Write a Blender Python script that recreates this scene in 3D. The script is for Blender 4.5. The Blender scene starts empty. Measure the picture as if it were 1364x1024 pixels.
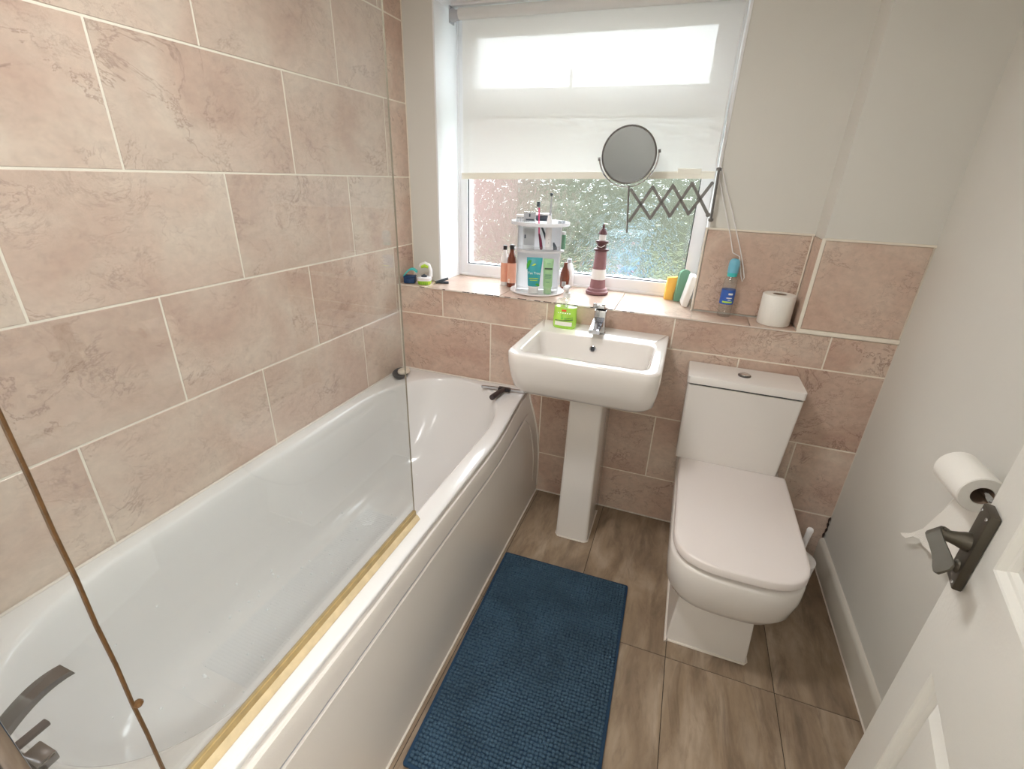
import bpy, bmesh, math, random
from mathutils import Vector, Matrix, noise
random.seed(7)
C = bpy.context.scene.collection
PI = math.pi
sc = bpy.context.scene

# ------------------------------------------------------------------ camera, world, lights, exposure
cam_d = bpy.data.cameras.new('camera'); cam = bpy.data.objects.new('camera', cam_d); C.objects.link(cam)
cam.location = (1.21378, -1.83953, 1.40005)
cam.rotation_euler = (math.radians(66.0823), math.radians(-1.94), math.radians(20.1601))
cam_d.sensor_width = 36; cam_d.sensor_fit = 'HORIZONTAL'; cam_d.lens = 36 * 623.52 / 1364
cam_d.clip_start = 0.01
sc.camera = cam
sc.view_settings.view_transform = 'Standard'; sc.view_settings.look = 'None'
sc.view_settings.gamma = 1; sc.view_settings.use_curve_mapping = False
sc.view_settings.exposure = 0.5
try:
    sc.cycles.use_denoising = True
    sc.cycles.max_bounces = 14; sc.cycles.diffuse_bounces = 6; sc.cycles.glossy_bounces = 5
    sc.cycles.transmission_bounces = 8; sc.cycles.transparent_max_bounces = 14
except Exception: pass

w = bpy.data.worlds.new('world'); sc.world = w; w.use_nodes = True
wn = w.node_tree.nodes; wl = w.node_tree.links
bg = wn['Background']; bg.inputs[1].default_value = 6.5
wtc = wn.new('ShaderNodeTexCoord'); wsx = wn.new('ShaderNodeSeparateXYZ'); wrp = wn.new('ShaderNodeValToRGB')
wl.new(wtc.outputs['Generated'], wsx.inputs[0]); wl.new(wsx.outputs['Z'], wrp.inputs[0]); wl.new(wrp.outputs[0], bg.inputs[0])
wrp.color_ramp.elements[0].position = 0.0; wrp.color_ramp.elements[0].color = (.38, .41, .44, 1)
wrp.color_ramp.elements[1].position = 1.0; wrp.color_ramp.elements[1].color = (2.1, 2.2, 2.35, 1)

def area_light(name, loc, rot, sx, sy, energy, col, shape='RECTANGLE'):
    d = bpy.data.lights.new(name, 'AREA'); d.shape = shape; d.size = sx
    if shape == 'RECTANGLE': d.size_y = sy
    d.energy = energy; d.color = col
    o = bpy.data.objects.new(name, d); C.objects.link(o); o.location = loc; o.rotation_euler = rot
    return o
pt = area_light('window_portal', (.71, .47, 1.5), (PI/2, 0, 0), 1.1, 1.05, 1, (1, 1, 1))
pt.data.cycles.is_portal = True
pt.rotation_euler = (-PI/2, 0, 0)
area_light('ceiling_fill_light', (.70, -1.10, 2.13), (0, 0, 0), .30, .30, 10.5, (1, .99, .98), 'DISK')  # fill light added over the bath, source unseen
area_light('hall_lamp_light', (1.98, -2.22, 2.13), (0, 0, 0), .34, .34, 18, (1, .99, .975), 'DISK')
area_light('landing_fill_light', (.95, -2.6, 2.13), (0, 0, 0), .34, .34, 5, (1, .985, .965), 'DISK')  # unseen landing light, added as weak fill through the doorway

# ------------------------------------------------------------------ materials
def lin(c):
    return tuple(((v/255)/12.92 if v/255 <= .04045 else ((v/255+.055)/1.055)**2.4) for v in c) + (1,)
M = {}
def mat(name, rgb, rough=.5, metal=0, spec=.5, var=0, vscale=30, bump=0, bscale=200, trans=0, ior=1.45, coat=0, alpha=None, sss=0):
    m = bpy.data.materials.new(name); m.use_nodes = True; M[name] = m
    nt = m.node_tree; b = nt.nodes['Principled BSDF']
    b.inputs['Base Color'].default_value = lin(rgb)
    b.inputs['Roughness'].default_value = rough; b.inputs['Metallic'].default_value = metal
    b.inputs['Specular IOR Level'].default_value = spec
    b.inputs['Transmission Weight'].default_value = trans; b.inputs['IOR'].default_value = ior
    b.inputs['Coat Weight'].default_value = coat
    if var or bump:
        tc = nt.nodes.new('ShaderNodeTexCoord')
        if var:
            n = nt.nodes.new('ShaderNodeTexNoise'); n.inputs['Scale'].default_value = vscale; n.inputs['Detail'].default_value = 5
            nt.links.new(tc.outputs['Object'], n.inputs['Vector'])
            mx = nt.nodes.new('ShaderNodeMixRGB'); mx.blend_type = 'MULTIPLY'; mx.inputs[1].default_value = lin(rgb)
            rp = nt.nodes.new('ShaderNodeValToRGB'); nt.links.new(n.outputs[0], rp.inputs[0])
            rp.color_ramp.elements[0].position = .3; rp.color_ramp.elements[1].position = .7
            rp.color_ramp.elements[0].color = (1-var,)*3+(1,); rp.color_ramp.elements[1].color = (1, 1, 1, 1)
            nt.links.new(rp.outputs[0], mx.inputs[2]); mx.inputs[0].default_value = 1
            nt.links.new(mx.outputs[0], b.inputs['Base Color'])
        if bump:
            n2 = nt.nodes.new('ShaderNodeTexNoise'); n2.inputs['Scale'].default_value = bscale; n2.inputs['Detail'].default_value = 3
            nt.links.new(tc.outputs['Object'], n2.inputs['Vector'])
            bp = nt.nodes.new('ShaderNodeBump'); bp.inputs['Strength'].default_value = bump; bp.inputs['Distance'].default_value = .004
            nt.links.new(n2.outputs[0], bp.inputs['Height']); nt.links.new(bp.outputs[0], b.inputs['Normal'])
    return m

def tile_mat(name, cols, vein, streak=False, rough=.3):
    m = bpy.data.materials.new(name); m.use_nodes = True; M[name] = m
    nt = m.node_tree; N = nt.nodes.new; L = nt.links.new; b = nt.nodes['Principled BSDF']
    tc = N('ShaderNodeTexCoord'); oi = N('ShaderNodeObjectInfo')
    mul = N('ShaderNodeVectorMath'); mul.operation = 'SCALE'; mul.inputs[0].default_value = (37.3, 21.7, 53.1)
    L(oi.outputs['Random'], mul.inputs['Scale'])
    mp = N('ShaderNodeMapping'); mp.inputs['Scale'].default_value = (3.4, .9, 1) if streak else (1, 1.15, 1)
    L(tc.outputs['Object'], mp.inputs['Vector'])
    add = N('ShaderNodeVectorMath'); L(mp.outputs[0], add.inputs[0]); L(mul.outputs[0], add.inputs[1])
    v = add.outputs[0]
    def nz(scale, detail, dist, rough_=.55):
        n = N('ShaderNodeTexNoise'); n.inputs['Scale'].default_value = scale; n.inputs['Detail'].default_value = detail
        n.inputs['Distortion'].default_value = dist; n.inputs['Roughness'].default_value = rough_
        L(v, n.inputs['Vector']); return n.outputs[0]
    def ramp(src, stops):
        r = N('ShaderNodeValToRGB'); L(src, r.inputs[0]); e = r.color_ramp.elements
        while len(e) < len(stops): e.new(.5)
        for k, (p, c) in enumerate(stops): e[k].position = p; e[k].color = c
        return r.outputs[0]
    g = lambda x: (x, x, x, 1)
    base = ramp(nz(3.2, 6, .8), [(.32, lin(cols[0])), (.5, lin(cols[1])), (.68, lin(cols[2]))])
    def mix(f, a, bb, mode='MIX'):
        x = N('ShaderNodeMixRGB'); x.blend_type = mode
        if isinstance(f, float): x.inputs[0].default_value = f
        else: L(f, x.inputs[0])
        L(a, x.inputs[1])
        if isinstance(bb, tuple): x.inputs[2].default_value = bb
        else: L(bb, x.inputs[2])
        return x.outputs[0]
    fine = ramp(nz(38 if not streak else 14, 6, .3, .7), [(.28, g(.84)), (.62, g(1.02))])
    col = mix(1.0, base, fine, 'MULTIPLY')
    if not streak:
        for sc_, wd, amt, th in ((3.6, .010, .75, .48), (7.5, .014, .6, .50), (15, .018, .4, .48)):
            n1 = nz(sc_, 8, .55, .66)
            sub = N('ShaderNodeMath'); sub.operation = 'SUBTRACT'; L(n1, sub.inputs[0]); sub.inputs[1].default_value = .5
            ab = N('ShaderNodeMath'); ab.operation = 'ABSOLUTE'; L(sub.outputs[0], ab.inputs[0])
            line = ramp(ab.outputs[0], [(0, g(amt)), (wd, g(0))])
            mask = ramp(nz(2.6 + sc_*.21, 3, .2), [(th, g(0)), (th+.13, g(1))])
            col = mix(mix(1.0, line, mask, 'MULTIPLY'), col, lin(vein))
    else:
        dk = ramp(nz(5.5, 6, .9, .62), [(.50, g(0)), (.72, g(.62))])
        col = mix(dk, col, lin(vein))
        lt = ramp(nz(9, 5, .4), [(.55, g(0)), (.75, g(.35))])
        col = mix(lt, col, lin(cols[2]))
    tint = ramp(oi.outputs['Random'], [(0, g(.93)), (1, g(1.03))])
    col = mix(1.0, col, tint, 'MULTIPLY')
    L(col, b.inputs['Base Color']); b.inputs['Roughness'].default_value = rough
    bp = N('ShaderNodeBump'); bp.inputs['Strength'].default_value = .12; bp.inputs['Distance'].default_value = .003
    L(nz(26, 6, .4, .7), bp.inputs['Height']); L(bp.outputs[0], b.inputs['Normal'])
    return m

tile_mat('wall_tile', [(194, 163, 146), (207, 182, 165), (216, 198, 182)], (134, 102, 88), rough=.32)
tile_mat('floor_tile', [(122, 104, 86), (148, 128, 106), (172, 154, 134)], (92, 76, 62), streak=True, rough=.38)
mat('grout', (238, 230, 216), .8, var=.06, vscale=60)
mat('floor_joint', (70, 60, 50), .9)
mat('paint', (219, 217, 210), .6, var=.03, vscale=4, bump=.06, bscale=300)
mat('paint_door', (222, 220, 213), .35, bump=.10, bscale=120)
mat('reveal_daylit_white', (240, 241, 243), .5)  # whiter than the walls, standing in for daylight on the window reveal
mat('cream', (246, 244, 232), .35)
mat('ceiling_paint', (225, 222, 215), .7)
mat('skirting', (208, 203, 192), .35)
mat('upvc', (232, 232, 234), .3)
mat('ceramic', (226, 221, 216), .12, coat=.3)
mat('acrylic', (226, 225, 224), .16, coat=.2)
mat('panel_acrylic', (218, 212, 205), .28, bump=.08, bscale=400)
mat('seat_plastic', (226, 218, 214), .28)
mat('chrome', (205, 206, 210), .10, metal=1)
mat('dark_chrome', (120, 118, 118), .14, metal=1)
mat('bronze', (98, 92, 82), .46, metal=.85, var=.12)
mat('grey_metal', (120, 118, 116), .4, metal=.6)
mat('mirror', (158, 160, 163), .03, metal=1)
mat('black_plastic', (38, 34, 36), .4)
mat('brown_plastic', (62, 50, 50), .35)
mat('gasket', (60, 62, 66), .6)
mat('navy', (62, 88, 108), .95, var=.35, vscale=9)
mat('navy_edge', (30, 58, 84), .9)
mat('white_plastic', (232, 230, 230), .3)
mat('paper', (238, 235, 228), .85, bump=.25, bscale=350)
mat('card_core', (150, 130, 112), .9)
mat('sealant', (222, 214, 204), .5)
mat('dark_sealant', (60, 48, 40), .7)
mat('gold_seal', (186, 160, 106), .3, var=.25, vscale=40)
mat('pale_seal', (214, 194, 156), .35, var=.2, vscale=40)
mat('dark_gold', (140, 112, 60), .3, var=.3, vscale=40)
mat('brown_strip', (112, 80, 46), .4, var=.4, vscale=60)
mat('edge_glass', (150, 142, 126), .25)
mat('teal', (62, 168, 178), .4, var=.1, vscale=12)
mat('mint', (158, 200, 152), .4)
mat('leaf_green', (70, 170, 60), .5)
mat('lime', (190, 226, 70), .5)
mat('brown_bottle', (112, 58, 40), .25)
mat('peach_label', (222, 164, 140), .5)
mat('white_label', (235, 232, 226), .5)
mat('mauve', (146, 104, 108), .55, var=.12, vscale=60)
mat('dark_mauve', (92, 56, 60), .5)
mat('chalk', (236, 232, 230), .6)
mat('sponge_yellow', (250, 196, 96), .9, bump=.5, bscale=260)
mat('sponge_green', (120, 164, 138), .9, bump=.4, bscale=300)
mat('pink', (228, 60, 120), .4)
mat('maroon', (112, 34, 62), .4)
mat('slate', (64, 74, 84), .5)
mat('pale_grey', (176, 178, 184), .4)
mat('navy_plastic', (24, 58, 100), .4)
mat('turquoise', (70, 196, 196), .4)
mat('blue_cap', (118, 186, 210), .3)
mat('blue_label', (52, 98, 184), .45)
mat('soap', (226, 216, 200), .5)
mat('dark_dish', (40, 44, 52), .4)
mat('red_print', (226, 70, 40), .5)
mat('text_white', (240, 244, 240), .5)
mat('text_dark', (60, 78, 60), .5)
mat('water', (240, 243, 244), .03, coat=.6)
mat('lamp_glass', (245, 240, 230), .4)
mat('hedge', (80, 82, 68), .9, var=.5, vscale=3)
mat('lawn', (84, 90, 66), .95, var=.4, vscale=2)
mat('far_brick', (112, 90, 86), .9, var=.25, vscale=6)
mat('blue_bin', (36, 96, 140), .5)
mat('red_bin', (150, 56, 52), .5)
mat('patio', (96, 96, 94), .9, var=.2, vscale=3)
mat('pale_shed', (92, 106, 112), .8, var=.1)
mat('yellow_flower', (230, 190, 60), .8)

def glassy(name, diff_amt=.05, tint=(.97, .985, .98, 1), f0=.045, rough=.01, diffcol=(.8, .8, .78, 1)):
    m = bpy.data.materials.new(name); m.use_nodes = True; M[name] = m
    nt = m.node_tree; nt.nodes.remove(nt.nodes['Principled BSDF']); N = nt.nodes.new; L = nt.links.new
    out = nt.nodes['Material Output']
    lw = N('ShaderNodeLayerWeight'); lw.inputs['Blend'].default_value = .5
    p = N('ShaderNodeMath'); p.operation = 'POWER'; L(lw.outputs['Facing'], p.inputs[0]); p.inputs[1].default_value = 5
    ma = N('ShaderNodeMath'); ma.operation = 'MULTIPLY_ADD'; L(p.outputs[0], ma.inputs[0]); ma.inputs[1].default_value = 1-f0; ma.inputs[2].default_value = f0
    tr = N('ShaderNodeBsdfTransparent'); tr.inputs[0].default_value = tint
    gl = N('ShaderNodeBsdfGlossy'); gl.inputs['Roughness'].default_value = rough
    df = N('ShaderNodeBsdfDiffuse'); df.inputs[0].default_value = diffcol
    m1 = N('ShaderNodeMixShader'); m1.inputs[0].default_value = diff_amt; L(tr.outputs[0], m1.inputs[1]); L(df.outputs[0], m1.inputs[2])
    m2 = N('ShaderNodeMixShader'); L(ma.outputs[0], m2.inputs[0]); L(m1.outputs[0], m2.inputs[1]); L(gl.outputs[0], m2.inputs[2])
    L(m2.outputs[0], out.inputs[0]); return m
glassy('screen_glass', .035, f0=.075)
glassy('clear_plastic', .10, tint=(.93, .94, .94, 1), rough=.1)
glassy('clear_bottle', .06, tint=(.96, .97, .96, 1), f0=.08)
glassy('lime_gel', .45, tint=(.88, .99, .62, 1), f0=.06, diffcol=lin((206, 255, 110)))

def milky():
    m = bpy.data.materials.new('milky_plastic'); m.use_nodes = True; M['milky_plastic'] = m
    nt = m.node_tree; nt.nodes.remove(nt.nodes['Principled BSDF']); N = nt.nodes.new; L = nt.links.new
    df = N('ShaderNodeBsdfDiffuse'); df.inputs[0].default_value = lin((236, 235, 236)); tl = N('ShaderNodeBsdfTranslucent'); tl.inputs[0].default_value = lin((236, 235, 236))
    m1 = N('ShaderNodeMixShader'); m1.inputs[0].default_value = .45; L(df.outputs[0], m1.inputs[1]); L(tl.outputs[0], m1.inputs[2])
    L(m1.outputs[0], nt.nodes['Material Output'].inputs[0])
milky()
def obscured_glass():
    m = bpy.data.materials.new('obscured_glass'); m.use_nodes = True; M['obscured_glass'] = m
    nt = m.node_tree; nt.nodes.remove(nt.nodes['Principled BSDF']); N = nt.nodes.new; L = nt.links.new
    out = nt.nodes['Material Output']
    tc = N('ShaderNodeTexCoord'); n = N('ShaderNodeTexNoise'); n.inputs['Scale'].default_value = 27; n.inputs['Detail'].default_value = 1
    n.inputs['Distortion'].default_value = 1.2
    L(tc.outputs['Object'], n.inputs['Vector'])
    s = N('ShaderNodeMath'); s.operation = 'MULTIPLY'; L(n.outputs[0], s.inputs[0]); s.inputs[1].default_value = 34
    si = N('ShaderNodeMath'); si.operation = 'SINE'; L(s.outputs[0], si.inputs[0])
    bp = N('ShaderNodeBump'); bp.inputs['Strength'].default_value = .38; bp.inputs['Distance'].default_value = .0018
    L(si.outputs[0], bp.inputs['Height'])
    rf = N('ShaderNodeBsdfGlass'); rf.inputs['IOR'].default_value = 1.35; rf.inputs['Roughness'].default_value = .08
    rf.inputs['Color'].default_value = (.97, .99, .98, 1)
    L(bp.outputs[0], rf.inputs['Normal'])
    tr = N('ShaderNodeBsdfTransparent'); tr.inputs[0].default_value = (.96, .98, .97, 1)
    mx = N('ShaderNodeMixShader'); mx.inputs[0].default_value = .66
    L(tr.outputs[0], mx.inputs[1]); L(rf.outputs[0], mx.inputs[2]); L(mx.outputs[0], out.inputs[0])
obscured_glass()

def blind_mat():
    m = bpy.data.materials.new('blind_fabric'); m.use_nodes = True; M['blind_fabric'] = m
    nt = m.node_tree; nt.nodes.remove(nt.nodes['Principled BSDF']); N = nt.nodes.new; L = nt.links.new
    out = nt.nodes['Material Output']
    df = N('ShaderNodeBsdfDiffuse'); df.inputs[0].default_value = lin((232, 232, 230))
    tl = N('ShaderNodeBsdfTranslucent'); tl.inputs[0].default_value = lin((236, 234, 230))
    tr = N('ShaderNodeBsdfTransparent')
    m1 = N('ShaderNodeMixShader'); m1.inputs[0].default_value = .21; L(df.outputs[0], m1.inputs[1]); L(tl.outputs[0], m1.inputs[2])
    m2 = N('ShaderNodeMixShader'); m2.inputs[0].default_value = .07; L(m1.outputs[0], m2.inputs[1]); L(tr.outputs[0], m2.inputs[2])
    L(m2.outputs[0], out.inputs[0])
blind_mat()

# ------------------------------------------------------------------ mesh helpers (all shapes are given in world coordinates)
WL = {}
def box(bm, x0, x1, y0, y1, z0, z1, bev=0, seg=2, mi=0, T=None):
    b2 = bmesh.new(); bmesh.ops.create_cube(b2, size=1)
    for v in b2.verts:
        v.co = Vector(((x0+x1)/2+v.co.x*(x1-x0), (y0+y1)/2+v.co.y*(y1-y0), (z0+z1)/2+v.co.z*(z1-z0)))
    if bev: bmesh.ops.bevel(b2, geom=list(b2.edges), offset=bev, segments=seg, profile=.5, affect='EDGES')
    for f in b2.faces: f.material_index = mi
    if T is not None: bmesh.ops.transform(b2, matrix=T, verts=b2.verts)
    me = bpy.data.meshes.new('tmp'); b2.to_mesh(me); b2.free(); bm.from_mesh(me); bpy.data.meshes.remove(me)
    return bm
def loft(bm, rings, cap0=True, cap1=True, closed=True, mi=0):
    vs = [[bm.verts.new(p) for p in r] for r in rings]
    n = len(vs[0])
    for a, b in zip(vs, vs[1:]):
        for i in range(n if closed else n-1):
            j = (i+1) % n
            f = bm.faces.new((a[i], a[j], b[j], b[i])); f.material_index = mi
    if cap0: bm.faces.new(list(reversed(vs[0]))).material_index = mi
    if cap1: bm.faces.new(vs[-1]).material_index = mi
    return vs
def lathe(bm, prof, c, seg=24, axis='z', mi=0, cap0=True, cap1=True, T=None):
    rings = []
    for r, h in prof:
        r = max(r, 1e-5); ring = []
        for k in range(seg):
            a = 2*PI*k/seg; p = (r*math.cos(a), r*math.sin(a), h)
            if axis == 'y': p = (p[0], -h, p[1]) if False else (p[1], h, p[0])
            if axis == 'x': p = (h, p[0], p[1])
            p = Vector(p)
            if T is not None: p = T @ p
            ring.append(p + Vector(c))
        rings.append(ring)
    loft(bm, rings, cap0, cap1, mi=mi); return bm
def tube(bm, pts, r, seg=10, mi=0, flat=1.0):
    pts = [Vector(p) for p in pts]; rings = []
    for i, p in enumerate(pts):
        d = (pts[min(i+1, len(pts)-1)] - pts[max(i-1, 0)]).normalized()
        up = Vector((0, 0, 1)) if abs(d.z) < .9 else Vector((1, 0, 0))
        s = d.cross(up).normalized(); u = s.cross(d)
        rr = r[i] if isinstance(r, (list, tuple)) else r
        rings.append([p + s*rr*math.cos(2*PI*k/seg) + u*rr*flat*math.sin(2*PI*k/seg) for k in range(seg)])
    loft(bm, rings, mi=mi); return bm
def bar(bm, p, q, wd, th, nrm=(0, 1, 0), mi=0):
    p = Vector(p); q = Vector(q); d = (q-p).normalized(); n = Vector(nrm).normalized(); s = d.cross(n).normalized()
    rings = [[x + s*wd/2*a + n*th/2*b for a, b in ((1, 1), (-1, 1), (-1, -1), (1, -1))] for x in (p, q)]
    loft(bm, rings, mi=mi); return bm
def rrect(x0, x1, y0, y1, rf, rb, z, n=6):
    """outline, front (y0) corners of radius rf and back (y1) corners of radius rb"""
    out = []
    for cx, cy, r, a0 in ((x1-rf, y0+rf, rf, -PI/2), (x1-rb, y1-rb, rb, 0), (x0+rb, y1-rb, rb, PI/2), (x0+rf, y0+rf, rf, PI)):
        for k in range(n+1):
            a = a0 + PI/2*k/n
            out.append(Vector((cx+r*math.cos(a), cy+r*math.sin(a), z)))
    return out
def obj(name, bm, m, parent=None, ang=35, label=None, cat=None, group=None, kind=None, own=None):
    bmesh.ops.recalc_face_normals(bm, faces=bm.faces)
    xs = [v.co for v in bm.verts]
    lo = Vector([min(v[i] for v in xs) for i in range(3)]); hi = Vector([max(v[i] for v in xs) for i in range(3)])
    o0 = Vector(own) if own else Vector(((lo.x+hi.x)/2, (lo.y+hi.y)/2, lo.z))
    for v in bm.verts: v.co -= o0
    me = bpy.data.meshes.new(name); bm.to_mesh(me); bm.free()
    for x in (m if isinstance(m, (list, tuple)) else [m]): me.materials.append(M[x])
    if ang:
        me.polygons.foreach_set('use_smooth', [True]*len(me.polygons)); me.set_sharp_from_angle(angle=math.radians(ang))
    o = bpy.data.objects.new(name, me); C.objects.link(o)
    if parent is not None: o.parent = parent; o.location = o0 - WL[parent.name]
    else: o.location = o0
    WL[o.name] = o0
    tag(o, label, cat, group, kind); return o
def tag(o, label=None, cat=None, group=None, kind=None):
    if label: o['label'] = label
    if cat: o['category'] = cat
    if group: o['group'] = group
    if kind: o['kind'] = kind
    return o
def thing(name, loc, label, cat, group=None, kind=None):
    o = bpy.data.objects.new(name, None); o.empty_display_size = .05; C.objects.link(o); o.location = loc
    WL[o.name] = Vector(loc); return tag(o, label, cat, group, kind)
B = bmesh.new
def bx(*a, **k): return box(B(), *a, **k)

TM = {}
def tile_mesh(wd, ht, th, m, ch):
    key = (round(wd, 3), round(ht, 3), th, m)
    if key in TM: return TM[key]
    x, y = wd/2, ht/2; vs = []
    for z, i in ((-th, 0), (-ch, 0), (0, ch)):
        vs += [(-x+i, -y+i, z), (x-i, -y+i, z), (x-i, y-i, z), (-x+i, y-i, z)]
    fs = [(8, 9, 10, 11)]
    for k in (0, 4):
        for i in range(4): fs.append((k+i, k+(i+1) % 4, k+4+(i+1) % 4, k+4+i))
    me = bpy.data.meshes.new('tile'); me.from_pydata(vs, [], fs); me.materials.append(M[m]); me.update(); TM[key] = me
    return me
def tiles(parent, O, U, V, rects, m='wall_tile', gap=.0050, th=.007, ch=.0010, jit=.0004):
    O, U, V = Vector(O), Vector(U), Vector(V); N = U.cross(V)
    for u0, u1, v0, v1 in rects:
        if u1-u0 < gap*2 or v1-v0 < gap*2: continue
        me = tile_mesh(u1-u0-gap, v1-v0-gap, th, m, ch)
        o = bpy.data.objects.new('tile', me); C.objects.link(o)
        p = O + U*(u0+u1)/2 + V*(v0+v1)/2 + N*random.uniform(-jit, jit)
        R = Matrix((U, V, N)).transposed().to_4x4()
        o.parent = parent; o.matrix_basis = Matrix.Translation(p - WL[parent.name]) @ R
def rowrects(joints, lo, hi, v0, v1):
    js = [lo] + [j for j in sorted(joints) if lo < j < hi] + [hi]
    return [(a, b, v0, v1) for a, b in zip(js, js[1:])]

# ------------------------------------------------------------------ room shell
W = 1.93; ZL = .936; D = .142; ZC = 2.2; YN = -1.755; YF = .34
wall_left = obj('wall_left', bx(-.10, -.0014, YN, .45, 0, ZC), 'grout', ang=0, kind='structure', label='left wall of large beige marbled tiles beside the bath', cat='wall')
zr = [.50, .809, 1.0975, 1.3833, 1.6662, 1.9491, ZC]
for k in range(6):
    ph = -.2815 if k % 2 == 0 else -.0195
    js = [ph - .518*i for i in range(5)]
    tiles(wall_left, (0, 0, 0), (0, 1, 0), (0, 0, 1), rowrects(js, YN, 0 if k == 0 else D, zr[k], zr[k+1]))

bm = B()
box(bm, -.003, W, .0014, .45, 0, ZL-.006, mi=0)
box(bm, -.003, .145, D, .45, ZL-.006, ZC, mi=1); box(bm, 1.272, W, D, .45, ZL-.006, ZC, mi=1)
box(bm, .145, 1.272, D, .45, 2.012, ZC, mi=1)
box(bm, 1.631, W, .004, D+.01, ZL-.006, 1.2473, mi=0)
box(bm, 1.629, W, .007, D+.01, 1.2473, ZC, mi=1)
wall_back = obj('wall_back', bm, ['grout', 'paint'], ang=0, kind='structure', label='window wall, tiled below the ledge and painted off white above', cat='wall')
rows = [(ZL-.002-.125, ZL-.004, [.2253, .7111, 1.217, 1.7362]), (.507, .809, [.46, .963, 1.4658]), (.212, .507, [.2, .7122, 1.2096, 1.7316]), (0, .212, [.46, .963, 1.4658])]
for v0, v1, js in rows:
    rr = [r for r in rowrects(js, 0, W, v0, v1) if not (r[1] < .65 and v1 < .52)]
    tiles(wall_back, (0, 0, 0), (1, 0, 0), (0, 0, 1), rr)
# ledge and window sill tiles
led = [(0, .145, -.002, D), (.145, .50, -.002, YF), (.50, .985, -.002, YF), (.985, 1.272, -.002, YF), (1.272, 1.474, -.002, D-.006), (1.474, 1.627, -.002, D-.006)]
for q in led:
    tiles(wall_back, (0, 0, ZL), (1, 0, 0), (0, 1, 0), [q], gap=.0012 if q[1] in (.145, 1.272) or q[0] in (.145, 1.272) else .0035)
tiles(wall_back, (0, D-.007, 0), (1, 0, 0), (0, 0, 1), [(1.274, 1.622, ZL+.004, 1.2473)])
tiles(wall_back, (1.625, 0, 0), (0, -1, 0), (0, 0, 1), [(-D+.008, -.001, ZL+.004, 1.2473)])
tiles(wall_back, (0, -.001, 0), (1, 0, 0), (0, 0, 1), [(1.632, W-.004, ZL+.010, 1.2473)])
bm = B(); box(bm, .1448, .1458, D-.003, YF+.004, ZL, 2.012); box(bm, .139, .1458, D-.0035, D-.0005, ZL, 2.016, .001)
obj('reveal_lit_skin', bm, 'reveal_daylit_white', wall_back, ang=0)  # thin skin whitened in place of daylight; its front lip is edge trim
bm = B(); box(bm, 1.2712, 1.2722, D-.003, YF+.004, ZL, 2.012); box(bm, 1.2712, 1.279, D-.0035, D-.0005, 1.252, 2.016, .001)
obj('reveal_lit_skin', bm, 'reveal_daylit_white', wall_back, ang=0)
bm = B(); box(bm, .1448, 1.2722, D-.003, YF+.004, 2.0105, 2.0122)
obj('reveal_lit_skin', bm, 'reveal_daylit_white', wall_back, ang=0)
bm = B()
box(bm, 1.2665, 1.2735, D-.010, D+.002, ZL, 1.252, .001); box(bm, 1.2735, 1.627, D-.0095, D+.002, 1.2455, 1.252, .001)
box(bm, 1.6225, 1.6335, -.0025, .004, ZL, 1.251, .001); box(bm, 1.6335, W, -.002, .006, 1.2455, 1.2525, .001)
box(bm, 1.6225, W, -.004, .002, ZL-.004, ZL+.011, .003); box(bm, 1.619, 1.6235, D-.012, D-.005, ZL, 1.247, .001)
obj('edge_trim', bm, 'grout', wall_back, ang=0)
bm = B(); box(bm, 0, 1.627, -.0035, .0005, ZL-.0045, ZL-.0015)
obj('edge_trim', bm, 'sealant', wall_back, ang=0)
bm = B(); rng = random.Random(3)
for k in range(34):
    x = .10 + rng.random()*.95; l = .008+rng.random()*.02
    box(bm, x, x+l, -.0042, -.0005, ZL-.0030, ZL-.0008)
obj('mould_spots', bm, 'dark_sealant', wall_back, ang=0, kind='stuff')
bm = B(); box(bm, .0, .0035, -.004, -.0005, .53, ZL); box(bm, -.001, .0035, D-.004, D, ZL, ZC)
obj('corner_grout', bm, 'grout', wall_back, ang=0)

bm = B(); box(bm, W, W+.1, YN-.2, .45, 0, ZC)
wall_right = obj('wall_right', bm, 'paint', ang=0, kind='structure', label='plain off white right wall behind the door', cat='wall')
bm = B(); tube(bm, [(W-.001, .003, z) for z in (.115, .25, .32, .5, .7, .93)], .0028, 6)
obj('corner_sealant', bm, 'sealant', wall_right)
bm = B(); tube(bm, [(W-.004+.002*math.sin(z*90), -.001-.002*abs(math.sin(z*130)), z) for z in [.11+.0085*i for i in range(13)]], [.0018+.0014*(i % 3) for i in range(13)], 5)
obj('mould_line', bm, 'dark_sealant', wall_right)

floor = obj('floor', bx(-.1, 2.5, -3.05, .1, -.08, -.0015), 'floor_joint', ang=0, kind='structure', label='brown grey travertine look floor of long tiles', cat='floor')
fr = []
xj = [.412, .73, 1.048, 1.370, 1.688, W]; yj = [YN-.1, -1.33, -.689, 0]
for a, b in zip(xj, xj[1:]):
    for c, d in zip(yj, yj[1:]): fr.append((a, b, c, d))
tiles(floor, (0, 0, 0), (1, 0, 0), (0, 1, 0), fr, 'floor_tile', gap=.0022, th=.006, ch=.0006, jit=.0002)
obj('ceiling', bx(-.1, 2.5, -3.05, .45, ZC, ZC+.05), 'ceiling_paint', ang=0, kind='structure', label='plain white ceiling above the bathroom', cat='ceiling')
bm = B(); box(bm, -.1, .66, YN-.09, YN-.02, 0, ZC); box(bm, 1.60, W, YN-.09, YN-.02, 0, ZC); box(bm, .66, 1.60, YN-.09, YN-.02, 1.86, ZC)
obj('wall_front', bm, 'paint', ang=0, kind='structure', label='painted wall with the doorway at the tap end of the bath', cat='wall')
bm = B(); box(bm, .3, 2.5, -3.05, -2.95, 0, ZC); box(bm, .3, .4, -2.95, YN-.11, 0, ZC); box(bm, 2.2, 2.3, -2.95, YN-.11, 0, ZC)
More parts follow.
